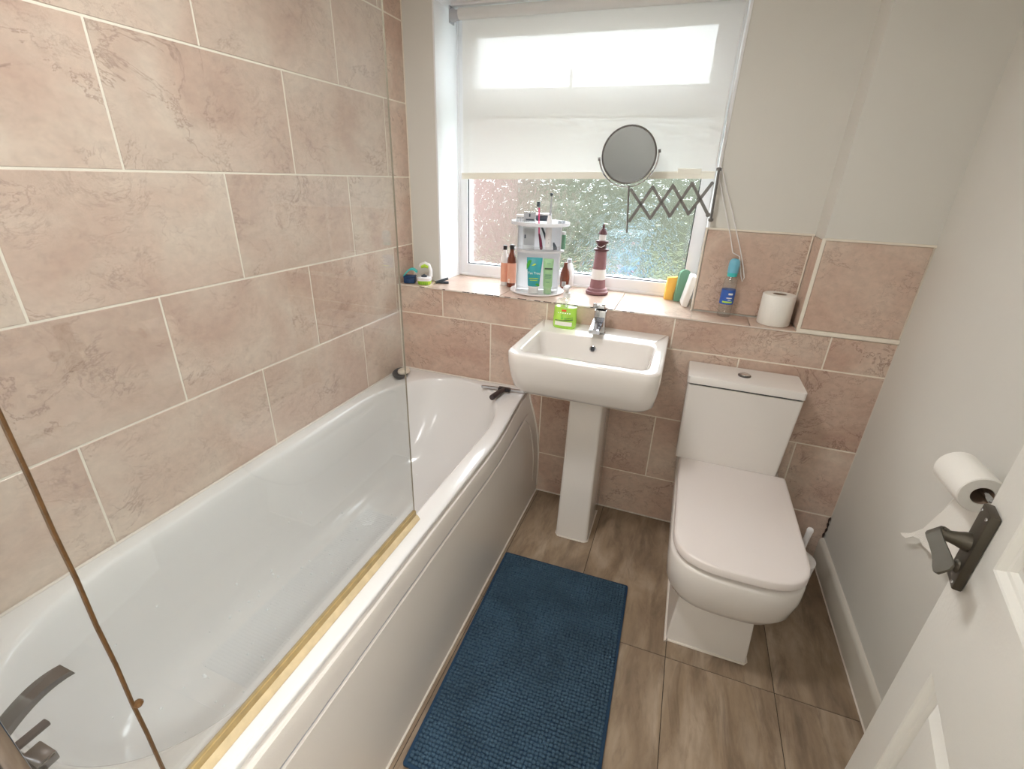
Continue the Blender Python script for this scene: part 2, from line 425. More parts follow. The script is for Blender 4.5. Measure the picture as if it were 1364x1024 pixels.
obj('wall_hall', bm, 'paint', ang=0, kind='structure', label='painted landing wall outside the doorway', cat='wall')

# skirting on the right
bm = B(); prof = [(0, 0), (-.014, 0), (-.014, .090), (-.0135, .099), (-.010, .107), (-.005, .1115), (0, .112)]
loft(bm, [[Vector((W-.0005+a, y, z)) for a, z in prof] for y in (-.004, YN+.005)])
bb = obj('baseboard_right', bm, 'skirting', kind='structure', label='cream skirting board with rounded top on the right wall', cat='skirting board')
bm = B(); tube(bm, [(W-.0155, y, .002) for y in (-.004, -.4, -.8, -1.2, YN+.01)], .003, 6); obj('sealant_bead', bm, 'sealant', bb)
bm = B(); tube(bm, [(x, -.0015, .002) for x in (.715, 1.0, 1.4, W-.02)], .0034, 6); obj('sealant_bead', bm, 'sealant', wall_back)

# ------------------------------------------------------------------ window
win = thing('window_1', (.7085, YF, ZL), 'white plastic window with wavy obscured glass behind the blind', 'window', kind='structure')
x0, x1, z0, z1 = .146, 1.271, ZL+.002, 2.01
bm = B(); f = .045
box(bm, x0, x0+f, YF, YF+.06, z0, z1, .004); box(bm, x1-f-.005, x1, YF, YF+.06, z0, z1, .004)
box(bm, x0+f-.004, x1-f, YF+.001, YF+.06, z0, .995, .004); box(bm, x0+f-.004, x1-f, YF+.001, YF+.06, 1.955, z1, .004)
box(bm, x0+f-.004, x1-f, YF+.001, YF+.06, 1.640, 1.705, .004)
obj('frame', bm, 'upvc', win)
bm = B(); box(bm, x0, x1, YF-.006, YF, z0, z0+.012, .003); box(bm, x0-.0005, x0+.008, YF-.005, YF, z0, z1, .002)
obj('frame_trim', bm, 'upvc', win)
bm = B()   # opening top light
box(bm, .192, .225, YF-.012, YF+.05, 1.700, 1.965, .004); box(bm, 1.185, 1.222, YF-.012, YF+.05, 1.700, 1.965, .004)
box(bm, .222, 1.187, YF-.0115, YF+.05, 1.700, 1.742, .004); box(bm, .222, 1.187, YF-.0115, YF+.05, 1.935, 1.965, .004)
sash = obj('sash', bm, 'upvc', win)
obj('handle', box(bx(.655, .675, YF-.030, YF-.012, 1.71, 1.735, .003), .660, .670, YF-.040, YF-.028, 1.70, 1.80, .003), 'white_plastic', sash)
obj('pane', bx(.224, 1.186, YF+.014, YF+.020, 1.741, 1.936), 'obscured_glass', sash, ang=0)
obj('pane', bx(x0+f, x1-f-.005, YF+.014, YF+.020, .994, 1.641), 'obscured_glass', win, ang=0)
bm = B(); a, b, c, d = x0+f, x1-f-.005, .995, 1.640
for q in ((a, a+.004, c, d), (b-.004, b, c, d), (a, b, c, c+.004), (a, b, d-.004, d)): box(bm, q[0], q[1], YF+.008, YF+.014, q[2], q[3])
obj('gasket', bm, 'gasket', win, ang=0)

# ------------------------------------------------------------------ outside
lawn = obj('ground_outside', bx(-9, 10, .5, 13, -.5, -.30), 'lawn', ang=0, kind='structure', label='pale green lawn outside the window', cat='ground')
def garden(name, bm, m, label, cat): return obj(name, bm, m, label=label, cat=cat)
def hedge_bm(x0, x1, y0, y1, z1, sd):
    bm = B(); box(bm, x0, x1, y0, y1, -.32, z1)
    bmesh.ops.subdivide_edges(bm, edges=list(bm.edges), cuts=9, use_grid_fill=True)
    for v in bm.verts:
        if v.co.z > -.25:
            n = noise.noise_vector(v.co*1.3 + Vector((sd, 0, 0))); v.co += n*.28
    return bm
garden('hedge', hedge_bm(-4.5, 5.5, 7.6, 8.6, 2.6, 1), 'hedge', 'long green garden hedge blurred behind the wavy glass', 'hedge')
garden('shrub', hedge_bm(-1.0, -.35, 5.3, 5.7, 1.05, 5), 'hedge', 'low green shrub blurred at the left of the lower pane', 'shrub')
bm = B(); box(bm, -4.2, -1.15, 4.6, 4.85, -.31, 2.4); garden('garden_wall', bm, 'far_brick', 'pinkish brick wall blurred at the left of the glass', 'wall')
bm = B(); box(bm, .18, .60, 4.9, 5.4, -.31, .70, .03); box(bm, .14, .65, 4.84, 5.46, .69, .76, .02); garden('garden_shed', bm, 'pale_shed', 'pale blue grey store box blurred behind the lighthouse', 'shed')
bm = B(); box(bm, .50, .62, 4.1, 4.3, -.31, .38, .02); box(bm, .485, .635, 4.08, 4.32, .37, .42, .015); garden('storage_bin', bm, 'blue_bin', 'small blue tub blurred low in the glass', 'bin')
bm = B(); lathe(bm, [(.10, 0), (.15, .05), (.17, .30), (.18, .32), (.16, .32), (.0, .30)], (.22, 4.15, -.30), 16); garden('plant_pot', bm, 'red_bin', 'red pot blurred low in the glass beside the blue tub', 'pot')
bm = B(); box(bm, 1.6, 3.4, 5.4, 5.5, -.31, .55, .01); garden('garden_bench', bm, 'patio', 'pale grey low garden wall blurred at the right of the glass', 'wall')

# ------------------------------------------------------------------ roller blind
YB = .225
bl = thing('roller_blind', (.745, YB, 1.38), 'white roller blind pulled half way down over the window', 'blind')
bm = B(); rings = []
for i in range(13):
    t = i/12; x = .226 + t*(1.262-.226); zb = 1.392 + t*.036
    rings.append([Vector((x, YB + .0015*math.sin(t*9+k*.5), zb + (1.975-zb)*k/10)) for k in range(11)])
loft(bm, rings, False, False, closed=False)
obj('fabric', bm, 'blind_fabric', bl)
bm = B(); lathe(bm, [(.019, .222), (.019, 1.258)], (0, YB-.018, 1.975), 24, 'x'); obj('roller', bm, 'blind_fabric', bl)
T = Matrix.Translation((.745, 0, 1.391)) @ Matrix.Rotation(-math.atan2(.036, 1.05), 4, 'Y') @ Matrix.Translation((-.745, 0, -1.391))
bm = B()
tilt = lambda x: (x-.226)*.0345
rings = [[Vector((x, YB-.006+a, 1.383+tilt(x)+h)) for a, h in ((0, 0), (.012, 0), (.012, .022), (.009, .026), (.003, .026), (0, .022))] for x in (.220, 1.264)]
loft(bm, rings); obj('bottom_bar', bm, 'cream', bl)
bm = B(); box(bm, 1.13, 1.215, YB-.009, YB-.004, 1.383+tilt(1.17)+.016, 1.383+tilt(1.17)+.036, .002, 2); obj('pull_tab', bm, 'cream', bl)
bm = B(); box(bm, .19, 1.268, YB-.03, YB+.02, 1.999, 2.012, .003); obj('head_rail', bm, 'upvc', bl)
bm = B(); lathe(bm, [(.019, .186), (.022, .189), (.022, .200), (.018, .206), (.017, .222)], (0, YB-.018, 1.972), 20, 'x'); box(bm, .183, .187, YB-.032, YB+.008, 1.946, 2.002)
obj('bracket', bm, 'pale_grey', bl)
bm = B(); box(bm, 1.2622, 1.2672, YB-.035, YB+.008, 1.945, 2.0, .001); obj('bracket', bm, 'white_plastic', bl)
# bead chain hanging out over the tiles
bm = B()
def bead(path, sp=.011):
    pts = [Vector(p) for p in path]
    tube(bm, pts, .0018, 5)
bead([(1.259, .19, 1.97), (1.256, .16, 1.75), (1.259, .128, 1.47), (1.31, .121, 1.34), (1.352, .116, 1.235), (1.374, .112, 1.172)])
bead([(1.264, .17, 1.97), (1.266, .135, 1.70), (1.272, .124, 1.47), (1.335, .119, 1.33), (1.395, .114, 1.19), (1.418, .112, 1.13), (1.432, .116, 1.085), (1.428, .118, 1.070), (1.42, .12, 1.09), (1.40, .113, 1.16), (1.374, .112, 1.172)])
obj('bead_chain', bm, 'white_plastic', bl)

# ------------------------------------------------------------------ bath
def xo(y): 
    t = max(0, min(1, -y/.55)); t = t*t*(3-2*t)
    return .648 + .039*t - max(0, (-y-1.25))*.02
NB = 72
def inner_outline(inset, z, b_in=None, dyb=0, dyn=0):
    ax0, ax1 = .055+inset, .622-inset; cx = (ax0+ax1)/2; a = (ax1-ax0)/2
    yb, yn = -.45, -1.36; bb = .415-dyb; bn = .315-dyn
    pts = []
    h = NB//2
    for i in range(h):
        th = PI*i/(h-1); c, s = math.cos(th), math.sin(th)
        e = 2/2.15
        pts.append(Vector((cx+a*math.copysign(abs(c)**e, c), yb+bb*abs(s)**e, z)))
    for i in range(1, 9): pts.append(Vector((ax0, yb+(yn-yb)*i/9, z)))
    for i in range(h):
        th = PI+PI*i/(h-1); c, s = math.cos(th), math.sin(th); e = 2/2.35
        pts.append(Vector((cx+a*math.copysign(abs(c)**e, c), yn-bn*abs(s)**e, z)))
    for i in range(1, 9): pts.append(Vector((ax1, yn+(yb-yn)*i/9, z)))
    return pts
def outer_outline(inset, z):
    base = inner_outline(0, z); out = []
    X0, Y1, Y0 = .002+inset, -.003-inset, YN+.004+inset
    cx, cy = .34, -.85
    for p in base:
        d = Vector((p.x-cx, p.y-cy)); ts = []
        ts.append(((.69-inset-cx)/d.x) if d.x > 1e-6 else ((X0-cx)/d.x) if d.x < -1e-6 else 1e9)
        ts.append(((Y1-cy)/d.y) if d.y > 1e-6 else ((Y0-cy)/d.y) if d.y < -1e-6 else 1e9)
        t = min(ts); out.append(Vector((cx+d.x*t, cy+d.y*t, z)))
    # snap nearest to the true corners
    for q in ((X0, Y1), (X0, Y0), (.69-inset, Y1), (.69-inset, Y0)):
        k = min(range(len(out)), key=lambda i: (out[i].x-q[0])**2+(out[i].y-q[1])**2); out[k].x, out[k].y = q
    for p in out:
        if p.x > .34:
            p.x = .34 + (p.x-.34)*(xo(p.y)-inset-.34)/(.69-inset-.34)
    return out
def inset_of(s):
    return s
bm = B(); R0 = .5305
rings = [outer_outline(.016, .40), outer_outline(.012, .47), outer_outline(.010, .498), outer_outline(0, R0-.007), outer_outline(.0025, R0-.002), outer_outline(.009, R0),
         inner_outline(-.010, R0-.001, dyb=-.01, dyn=-.01), inner_outline(-.004, R0-.003, dyb=-.004, dyn=-.004), inner_outline(.002, R0-.010, dyb=.002, dyn=.002)]
for d, i, db, dn in ((.03,.008,.012,.008),(.09,.018,.04,.02),(.17,.03,.09,.035),(.25,.043,.15,.055),(.31,.06,.21,.08),(.335,.075,.245,.11),(.350,.095,.28,.14),(.357,.125,.31,.18),(.360,.17,.345,.23),(.362,.23,.38,.27),(.3625,.275,.405,.30)):
    rings.append(inner_outline(i, R0-d, dyb=db, dyn=dn))
loft(bm, rings, False, True)
bath = obj('bathtub', bm, 'acrylic', ang=50, label='white bath with rounded end along the left tiled wall', cat='bathtub')
def panel_x(y, z):
    t = max(0, min(1, -y/.55)); t = t*t*(3-2*t); top = .650+.0425*t
    u = max(0, min(1, (.505-z)/.34)); u = u*(2-u)
    return top + (.7145-top)*u
bm = B(); ys = [0, -.03, -.07, -.12, -.18, -.25, -.33, -.42, -.55, -.8, -1.2, YN+.004]
zs = [.004, .06, .12, .18, .24, .30, .35, .40, .430, .4335, .437, .4405, .444, .47, .495, .503, .506]
loft(bm, [[Vector((panel_x(y, z) - (.0035 if .433 < z < .441 and y < -.10 else 0) - (.006 if z > .505 else .0015 if z > .5 else 0), y-.003, z)) for z in zs] + [Vector((panel_x(y, .506)-.02, y-.003, .5065))] for y in ys], False, False, closed=False)
fp = obj('front_panel', bm, 'panel_acrylic', bath, ang=25)
bm = B()   # grey strip painting the gap's shade under the upper band and down the wall end
tube(bm, [(panel_x(y, .437)-.0025, y-.003, .437) for y in (YN+.02, -1.2, -.8, -.5, -.33, -.2, -.14)], .0011, 5)
obj('panel_groove_shade', bm, 'pale_grey', fp)
bm = B(); tube(bm, [(panel_x(-.075, z)+.0005, -.075-.05*max(0, (z-.36)/.08)**2, z) for z in (.10, .2, .28, .34, .38, .41, .43)], .0022, 5); obj('panel_bead', bm, 'panel_acrylic', fp)
bm = B(); tube(bm, [(panel_x(0, z)+.003, -.004, z) for z in (.52, .47, .42, .36, .30, .22, .12, .03)], [.004, .0035, .0045, .003, .005, .0035, .004, .003], 6)
obj('sealant_bead', bm, 'sealant', bath)
bm = B(); tube(bm, [(.7165, y, .003) for y in (-.004, -.3, -.6, -.9, -1.3, YN+.01)], .0036, 6); obj('sealant_bead', bm, 'sealant', bath)
bm = B(); tube(bm, [(.0050, y, R0+.0005) for y in (-.004, -.4, -.8, -1.2, YN+.01)], .004, 6); tube(bm, [(x, -.0050, R0+.0005) for x in (.003, .2, .4, .645)], .0042, 6)
obj('sealant_bead', bm, 'sealant', bath)
bm = B(); lathe(bm, [(.028, 0), (.030, .002), (.026, .004), (.02, .0025), (.001, .002)], (.34, -1.56, R0-.352), 20); obj('drain', bm, 'chrome', bath)
# water droplets on the wet enamel
from mathutils.bvhtree import BVHTree
dg = bpy.context.evaluated_depsgraph_get(); bath.data.calc_loop_triangles()
bv = BVHTree.FromPolygons([v.co.copy() for v in bath.data.vertices], [tuple(p.vertices) for p in bath.data.polygons])
bm = B(); rng = random.Random(11); n = 0; bo = WL['bathtub']
while n < 240:
    x = rng.uniform(.08, .60); y = rng.gauss(-1.02, .27); r = rng.choice((.0016, .002, .0025, .0032, .0042))
    if not -1.6 < y < -.3: continue
    h = bv.ray_cast(Vector((x, y, .6))-bo, Vector((0, 0, -1)))
    if h[0] is None: continue
    nrm = h[1] if h[1].z > 0 else -h[1]
    T = nrm.to_track_quat('Z', 'Y').to_matrix().to_4x4()
    lathe(bm, [(r*1.0, 0), (r*.85, r*.3), (r*.45, r*.5), (.0001, r*.55)], h[0]+bo+nrm*.0002, 7, T=T, cap0=False); n += 1
obj('water_drops', bm, 'water', bath, ang=80, kind='stuff')

# bath mixer tap at the near end
tp = thing('bath_tap', (.345, -1.70, R0), 'chrome bath mixer tap with curved flat spout at the near rim', 'tap')
bm = B(); box(bm, .25, .50, -1.735, -1.690, R0+.016, R0+.062, .006); obj('body', bm, 'dark_chrome', tp)
for x in (.285, .455):
    bm = B(); lathe(bm, [(.024, 0), (.024, .006), (.016, .010), (.016, .02)], (x, -1.7125, R0), 18); obj('base', bm, 'dark_chrome', tp)
bm = B(); rr = []
for t in range(11):
    u = t/10; y = -1.705 + .112*u; z = R0+.055 + .040*math.sin(u*PI*.62) - .008*u
    dz = .014-.004*u; rr.append([Vector((.330, y, z)), Vector((.360, y, z)), Vector((.360, y+dz*.3*u, z-dz)), Vector((.330, y+dz*.3*u, z-dz))])
loft(bm, rr); obj('spout', bm, 'dark_chrome', tp, ang=25)
bm = B(); box(bm, .392, .406, -1.70, -1.652, R0+.062, R0+.070, .002); obj('diverter', bm, 'brown_plastic', tp)
bm = B(); box(bm, .430, .470, -1.70, -1.675, R0+.060, R0+.078, .003); obj('lever', bm, 'dark_chrome', tp)

# ------------------------------------------------------------------ shower screen
XS = .6355
ss = thing('shower_screen', (XS, -1.3, R0), 'clear glass shower screen with gold brown seal on the bath rim', 'shower screen')
def pane_bm(y0, y1, z0, z1):
    bm = B(); box(bm, XS-.002, XS+.002, y0, y1, z0, z1)
    for f in bm.faces:
        if abs(f.normal.x) < .5: f.material_index = 1
    return bm
obj('glass_panel', pane_bm(-1.6365, -.957, R0+.022, 1.93), ['screen_glass', 'edge_glass'], ss, ang=0)
obj('glass_panel', pane_bm(YN+.012, -1.6372, R0+.022, 1.93), ['screen_glass', 'edge_glass'], ss, ang=0)
bm = B(); tube(bm, [(XS, -1.6368+.0006*math.sin(z*40), z) for z in [R0+.02+.07*i for i in range(20)]], .0026, 8); lathe(bm, [(.004, -.004), (.006, 0), (.004, .004)], (XS+.003, -1.633, .752), 8)
obj('hinge_strip', bm, 'brown_strip', ss)
bm = B(); pr = [(-.0042, .030), (.0042, .030), (.0046, .012), (.003, .006), (-.004, .007), (-.0105, .002), (-.0115, .004), (-.0046, .013)]
loft(bm, [[Vector((XS+a, y, R0-.001+h)) for a, h in pr] for y in (-1.66, -.955)]); obj('seal_channel', bm, 'gold_seal', ss, ang=30)
bm = B(); pr = [(.0044, .015), (.010, .010), (.0145, .002), (.013, .0008), (.008, .006), (.0044, .010)]
loft(bm, [[Vector((XS+a, y, R0-.001+h)) for a, h in pr] for y in (-1.66, -.952)]); obj('drip_fin', bm, 'pale_seal', ss, ang=30)
bm = B(); bar(bm, (XS-.0045, -1.66, R0+.026), (XS-.0045, -.955, R0+.026), .004, .002, (1, 0, 0)); obj('seal_lip', bm, 'dark_gold', ss, ang=0)
obj('wall_channel', bx(XS-.009, XS+.009, YN+.002, YN+.020, R0+.01, 1.93, .002), 'chrome', ss)

# ------------------------------------------------------------------ basin on pedestal
bx0, bx1, zb = .6955, 1.2065, .860
by0 = -.452
bs = thing('wash_basin', ((bx0+bx1)/2, -.2, 0), 'white square basin on a pedestal beneath the window', 'basin')
bm = B()
rf = lambda i, z, y0, y1=-.002, f=.05: rrect(bx0+i, bx1-i, y0, y1, f, .006, z, 7)
rings = [rf(.075, .692, by0+.12), rf(.045, .694, by0+.085), rf(.022, .703, by0+.05, f=.06), rf(.010, .722, by0+.030, f=.06), rf(.004, .765, by0+.014, f=.06), rf(.0, .82, by0+.003), rf(0, zb-.006, by0), rf(.002, zb-.0015, by0+.002), rf(.006, zb, by0+.006)]
inn = lambda i, z, f=.035: rrect(bx0+.037+i, bx1-.040-i, by0+.040+i*.6, -.158-i*.4, max(f, .01), max(f*.7, .01), z, 7)
rings += [inn(-.004, zb), inn(0, zb-.0015), inn(.003, zb-.006), inn(.008, zb-.03), inn(.016, zb-.07), inn(.026, zb-.095), inn(.045, zb-.108), inn(.085, zb-.115, .02), ]
loft(bm, rings)
ba = obj('bowl', bm, 'ceramic', bs, ang=50)
bm = B(); Tn = Matrix.Rotation(math.radians(86), 4, 'X')
lathe(bm, [(.0125, 0), (.0125, .003), (.010, .0045), (.0085, .003)], (.944, -.1655, .819), 18, T=Tn, cap1=False); obj('overflow_ring', bm, 'chrome', ba)
bm = B(); lathe(bm, [(.0088, .0), (.0088, .002)], (.944, -.1655, .819), 14, T=Tn); obj('overflow_hole', bm, 'gasket', ba)
bm = B(); lathe(bm, [(.022, 0), (.022, .002), (.014, .003), (.001, .001)], (.945, -.29, zb-.115), 18); obj('drain', bm, 'chrome', ba)
bm = B(); rings = []
for z, i in ((.002, 0), (.35, .004), (.70, .006)):
    rings.append(rrect(.888+i, 1.0245-i, -.277+i*2, -.004, .012, .003, z, 3))
loft(bm, rings); pe = obj('pedestal', bm, 'ceramic', bs, ang=50)
bm = B(); tube(bm, [(.888, -.05, .002), (.886, -.15, .002), (.887, -.265, .002), (.899, -.279, .002), (.95, -.2795, .002), (1.012, -.2785, .002), (1.0255, -.268, .002), (1.026, -.15, .002), (1.026, -.05, .002)], .003, 6); obj('sealant_bead', bm, 'sealant', pe)

# basin tap
t_ = thing('basin_tap', (.945, -.085, zb), 'square chrome mixer tap on the basin deck', 'tap')
bm = B(); lathe(bm, [(.026, 0), (.026, .004), (.022, .007)], (.947, -.085, zb), 20); obj('base', bm, 'chrome', t_)
bm = B(); box(bm, .925, .969, -.106, -.064, zb+.005, zb+.093, .004); obj('body', bm, 'chrome', t_)
bm = B(); loft(bm, [[Vector((x, y, zb+z)) for x, z in ((.928, a), (.966, a), (.966, b), (.928, b))] for y, a, b in ((-.10, .040, .068), (-.16, .032, .050), (-.195, .026, .040))]); obj('spout', bm, 'chrome', t_, ang=20)
bm = B(); T = Matrix.Translation((.947, -.085, zb+.096)) @ Matrix.Rotation(math.radians(-14), 4, 'X')
box(bm, -.022, .022, -.072, .024, -.002, .016, .003, T=T); lv = obj('lever', bm, 'chrome', t_)
bm = B(); lathe(bm, [(.004, 0), (.004, .0008)], (.947, -.115, zb+.1205), 10, T=Matrix.Rotation(math.radians(-14), 4, 'X')); obj('temperature_dot', bm, 'slate', lv)

# green hand soap
hs = thing('soap_dispenser', (.808, -.078, zb), 'lime green clear pump soap bottle on the basin corner', 'soap dispenser')
cxs, cys = .808, -.078
def oval(a, b, z, n=24, e=2.6):
    out = []
    for k in range(n):
        th = 2*PI*k/n; c, s = math.cos(th), math.sin(th)
        out.append(Vector((cxs+a*math.copysign(abs(c)**(2/e), c), cys+b*math.copysign(abs(s)**(2/e), s), z)))
    return out
bm = B(); loft(bm, [oval(.042, .022, zb+.001), oval(.046, .025, zb+.006), oval(.047, .026, zb+.03), oval(.044, .024, zb+.085)]); obj('liquid_soap', bm, 'lime_gel', hs, ang=60)
bm = B(); loft(bm, [oval(.0445, .0245, zb+.085), oval(.043, .0235, zb+.100), oval(.034, .021, zb+.112), oval(.016, .016, zb+.118, e=2), oval(.013, .013, zb+.124, e=2)], cap0=False); obj('bottle', bm, 'clear_bottle', hs, ang=60)
bm = B(); lathe(bm, [(.0145, 0), (.0145, .016), (.010, .018), (.006, .020), (.006, .034)], (cxs, cys, zb+.122), 16)
box(bm, cxs-.010, cxs+.010, cys-.034, cys+.010, zb+.154, zb+.168, .004); pu = obj('pump', bm, 'white_plastic', hs)
bm = B(); tube(bm, [(cxs, cys, zb+.122), (cxs+.002, cys, zb+.03)], .0028, 6); obj('dip_tube', bm, 'white_plastic', hs)
bm = B()
def on_bottle(u, v, b0=.0262): return Vector((cxs+u, cys-b0*(1-abs(u/.05)**2.6)**(1/2.6)-.0006, zb+v))
def patch(bm, u0, u1, v0, v1, n=8, slant=0):
    loft(bm, [[on_bottle(u0+(u1-u0)*k/n, v+slant*k/n) for k in range(n+1)] for v in (v0, v1)], False, False, closed=False)
patch(bm, -.034, .034, .014, .030); lb = obj('label', bm, 'white_label', hs, ang=0)
bm = B(); patch(bm, -.034, .0, .033, .036); patch(bm, .0, .036, .033, .037, slant=.006); patch(bm, .004, .036, .040, .042, slant=.008); obj('label_stripe', bm, 'text_dark', hs, ang=0)
bm = B(); patch(bm, -.009, .009, .071, .078, 4); obj('label_emblem', bm, 'red_print', hs, ang=0)
bm = B()
for k in range(6): patch(bm, -.024+k*.009, -.019+k*.009, .063, .0665, 2)
obj('label_lettering', bm, 'text_white', hs, ang=0)
bm = B(); patch(bm, -.010, -.006, .050, .056, 2); patch(bm, -.009, -.003, .041, .047, 2); patch(bm, .003, .008, .042, .047, 2); obj('label_print', bm, 'leaf_green', hs, ang=0)

# ------------------------------------------------------------------ toilet
tcx = 1.489
tl = thing('toilet', (tcx, -.35, 0), 'white close coupled toilet with the lid down below the ledge', 'toilet')
bm = B(); rings = []
for z, a, b, y in ((.428, .178, .176, -.150), (.50, .180, .178, -.156), (.740, .187, .186, -.165)):
    rings.append(rrect(tcx-.004-a, tcx-.004+b, y, -.012, .010, .010, z, 3))
loft(bm, rings); ci = obj('cistern', bm, 'ceramic', tl, ang=50)
bm = B(); rings = [rrect(1.2945, 1.6735, -.170, -.006, .012, .008, z, 4) for z in (.7475, .772)] + [rrect(1.2965, 1.6715, -.168, -.008, .012, .008, .7745, 4)]
loft(bm, rings); cl = obj('cistern_lid', bm, 'ceramic', tl, ang=40)
bm = B(); loft(bm, [rrect(1.300, 1.668, -.160, -.012, .01, .008, z, 3) for z in (.739, .748)]); obj('lid_seam_shade', bm, 'gasket', ci)  # dark insert paints the shade in the lid seam, using the gasket colour
bm = B(); lathe(bm, [(.022, 0), (.022, .003), (.019, .005)], (1.484, -.088, .7745), 24); fb = obj('flush_button', bm, 'dark_chrome', cl)
bm = B(); lathe(bm, [(.017, 0), (.0165, .003), (.001, .0035)], (1.484, -.088, .779), 20); obj('button_top', bm, 'chrome', fb)
def dshape(x0, x1, y1, yf, z, e=3.0, n=28, rb=.008, L=.15):
    """D outline: straight back and sides, superelliptic front"""
    cx = (x0+x1)/2; a = (x1-x0)/2; out = []
    ys = yf+L
    for k in range(n+1):
        th = PI + PI*k/n; c, s = math.cos(th), math.sin(th)
        out.append(Vector((cx+a*math.copysign(abs(c)**(2/e), c), ys-L*abs(s)**(2/e), z)))
    for q in range(5):
        an = PI/2*q/4; out.append(Vector((x1-rb+rb*math.cos(an), y1-rb+rb*math.sin(an), z)))
    for q in range(5):
        an = PI/2+PI/2*q/4; out.append(Vector((x0+rb+rb*math.cos(an), y1-rb+rb*math.sin(an), z)))
    return out
lx0, lx1 = 1.322, 1.692
bm = B(); loft(bm, [dshape(lx0+.003, lx1-.003, -.150, -.709, .4005), dshape(lx0, lx1, -.148, -.713, .403), dshape(lx0, lx1, -.148, -.713, .424), dshape(lx0+.003, lx1-.003, -.150, -.710, .428), dshape(lx0+.010, lx1-.010, -.155, -.703, .4295)])
obj('seat_lid', bm, 'seat_plastic', tl, ang=50)
bm = B(); loft(bm, [dshape(lx0+.014, lx1-.014, -.160, -.694, .386), dshape(lx0+.014, lx1-.014, -.160, -.694, .408)])
obj('seat', bm, 'seat_plastic', tl, ang=50)
bm = B(); px0, px1 = 1.318, 1.694
loft(bm, [dshape(px0+.055, px1-.062, -.004, -.625, .212, L=.10), dshape(px0+.036, px1-.042, -.004, -.655, .216, L=.14), dshape(px0+.016, px1-.022, -.004, -.685, .234, L=.16), dshape(px0+.005, px1-.009, -.004, -.702, .268), dshape(px0, px1, -.004, -.711, .33), dshape(px0, px1, -.004, -.711, .375), dshape(px0+.003, px1-.003, -.005, -.708, .384), dshape(px0+.010, px1-.010, -.010, -.700, .387)])
obj('bowl', bm, 'ceramic', tl, ang=60)
bm = B(); loft(bm, [rrect(1.366+i, 1.613-i*1.2, -.622+i*.6, -.004, .006, .004, z, 3) for z, i in ((.001, 0), (.12, .006), (.225, .012))])
pd = obj('pedestal', bm, 'ceramic', tl, ang=50)
bm = B(); tube(bm, [(1.364, -.05, .002), (1.364, -.3, .002), (1.3645, -.634, .002), (1.372, -.6235, .002), (1.49, -.6245, .002), (1.607, -.624, .002), (1.615, -.614, .002), (1.615, -.3, .002), (1.615, -.05, .002)], .0042, 6); obj('sealant_bead', bm, 'sealant', pd)
for x in (1.42, 1.60):
    bm = B(); lathe(bm, [(.012, -.02), (.012, .02)], (x, -.142, .400), 12, 'x'); obj('hinge', bm, 'chrome', tl)

# toilet brush
tb = thing('toilet_brush', (1.765, -.29, 0), 'white toilet brush in a tall holder behind the toilet', 'toilet brush')
bm = B(); lathe(bm, [(.046, 0), (.048, .004), (.054, .17), (.056, .205), (.053, .207), (.040, .208)], (1.765, -.29, .001), 24); obj('holder', bm, 'white_plastic', tb)
bm = B(); lathe(bm, [(.036, 0), (.034, .008), (.010, .014), (.0085, .04), (.0095, .112), (.011, .122), (.008, .130)], (1.765, -.29, .207), 16, T=Matrix.Rotation(math.radians(3), 4, 'Y')); obj('handle', bm, 'white_plastic', tb)

# ------------------------------------------------------------------ bath mat
mt = thing('bath_mat', (.985, -.86, 0), 'navy blue chenille bath mat on the floor beside the bath', 'bath mat')
Tm = Matrix.Translation((.984, -.855, 0)) @ Matrix.Rotation(math.radians(1.2), 4, 'Z')
mw, mh = .488, .80
bm = B(); loft(bm, [[Tm @ p for p in rrect(-mw/2+i, mw/2-i, -mh/2+i, mh/2-i, .008, .008, z, 3)] for z, i in ((.002, .002), (.006, 0), (.011, .0005), (.013, .003))]); obj('backing', bm, 'navy_edge', mt, ang=40)
vs, fs = [], []
rng = random.Random(5); nx, ny = 46, 74
shape = []
for k in range(6): shape.append((math.cos(k*PI/3), math.sin(k*PI/3)))
for j in range(ny):
    for i in range(nx):
        x = -mw/2+.010+(mw-.020)*(i+.5+.10*(j % 2))/nx; y = -mh/2+.008+(mh-.016)*(j+.5)/ny
        nn = noise.noise(Vector((x*14, y*14, 1)))
        x += rng.uniform(-.0008, .0008); y += rng.uniform(-.001, .001)
        h = .0075 + .003*nn + rng.uniform(-.001, .001); dx = rng.uniform(-.0018, .0018)+.002*nn; dy = rng.uniform(-.002, .001)-.0015*nn
        b0 = len(vs)
        for rr_, hh in ((.86, 0), (1.12, .5), (.62, .93)):
            for c, s in shape:
                p = Tm @ Vector((x+c*.0058*rr_+dx*hh, y+s*.0051*rr_+dy*hh, .0115+h*hh)); vs.append(p[:])
        vs.append((Tm @ Vector((x+dx, y+dy, .0115+h)))[:])
        for r in range(2):
            for k in range(6):
                a = b0+r*6+k; b = b0+r*6+(k+1) % 6; fs.append((a, b, b+6, a+6))
        for k in range(6): fs.append((b0+12+k, b0+12+(k+1) % 6, b0+18))
me = bpy.data.meshes.new('pile'); me.from_pydata(vs, [], fs); me.materials.append(M['navy'])
me.polygons.foreach_set('use_smooth', [True]*len(me.polygons)); me.update()
po = bpy.data.objects.new('pile', me); C.objects.link(po); po.parent = mt; po.location = -WL['bath_mat']; po['kind'] = 'stuff'; WL['pile'] = Vector((0, 0, 0))

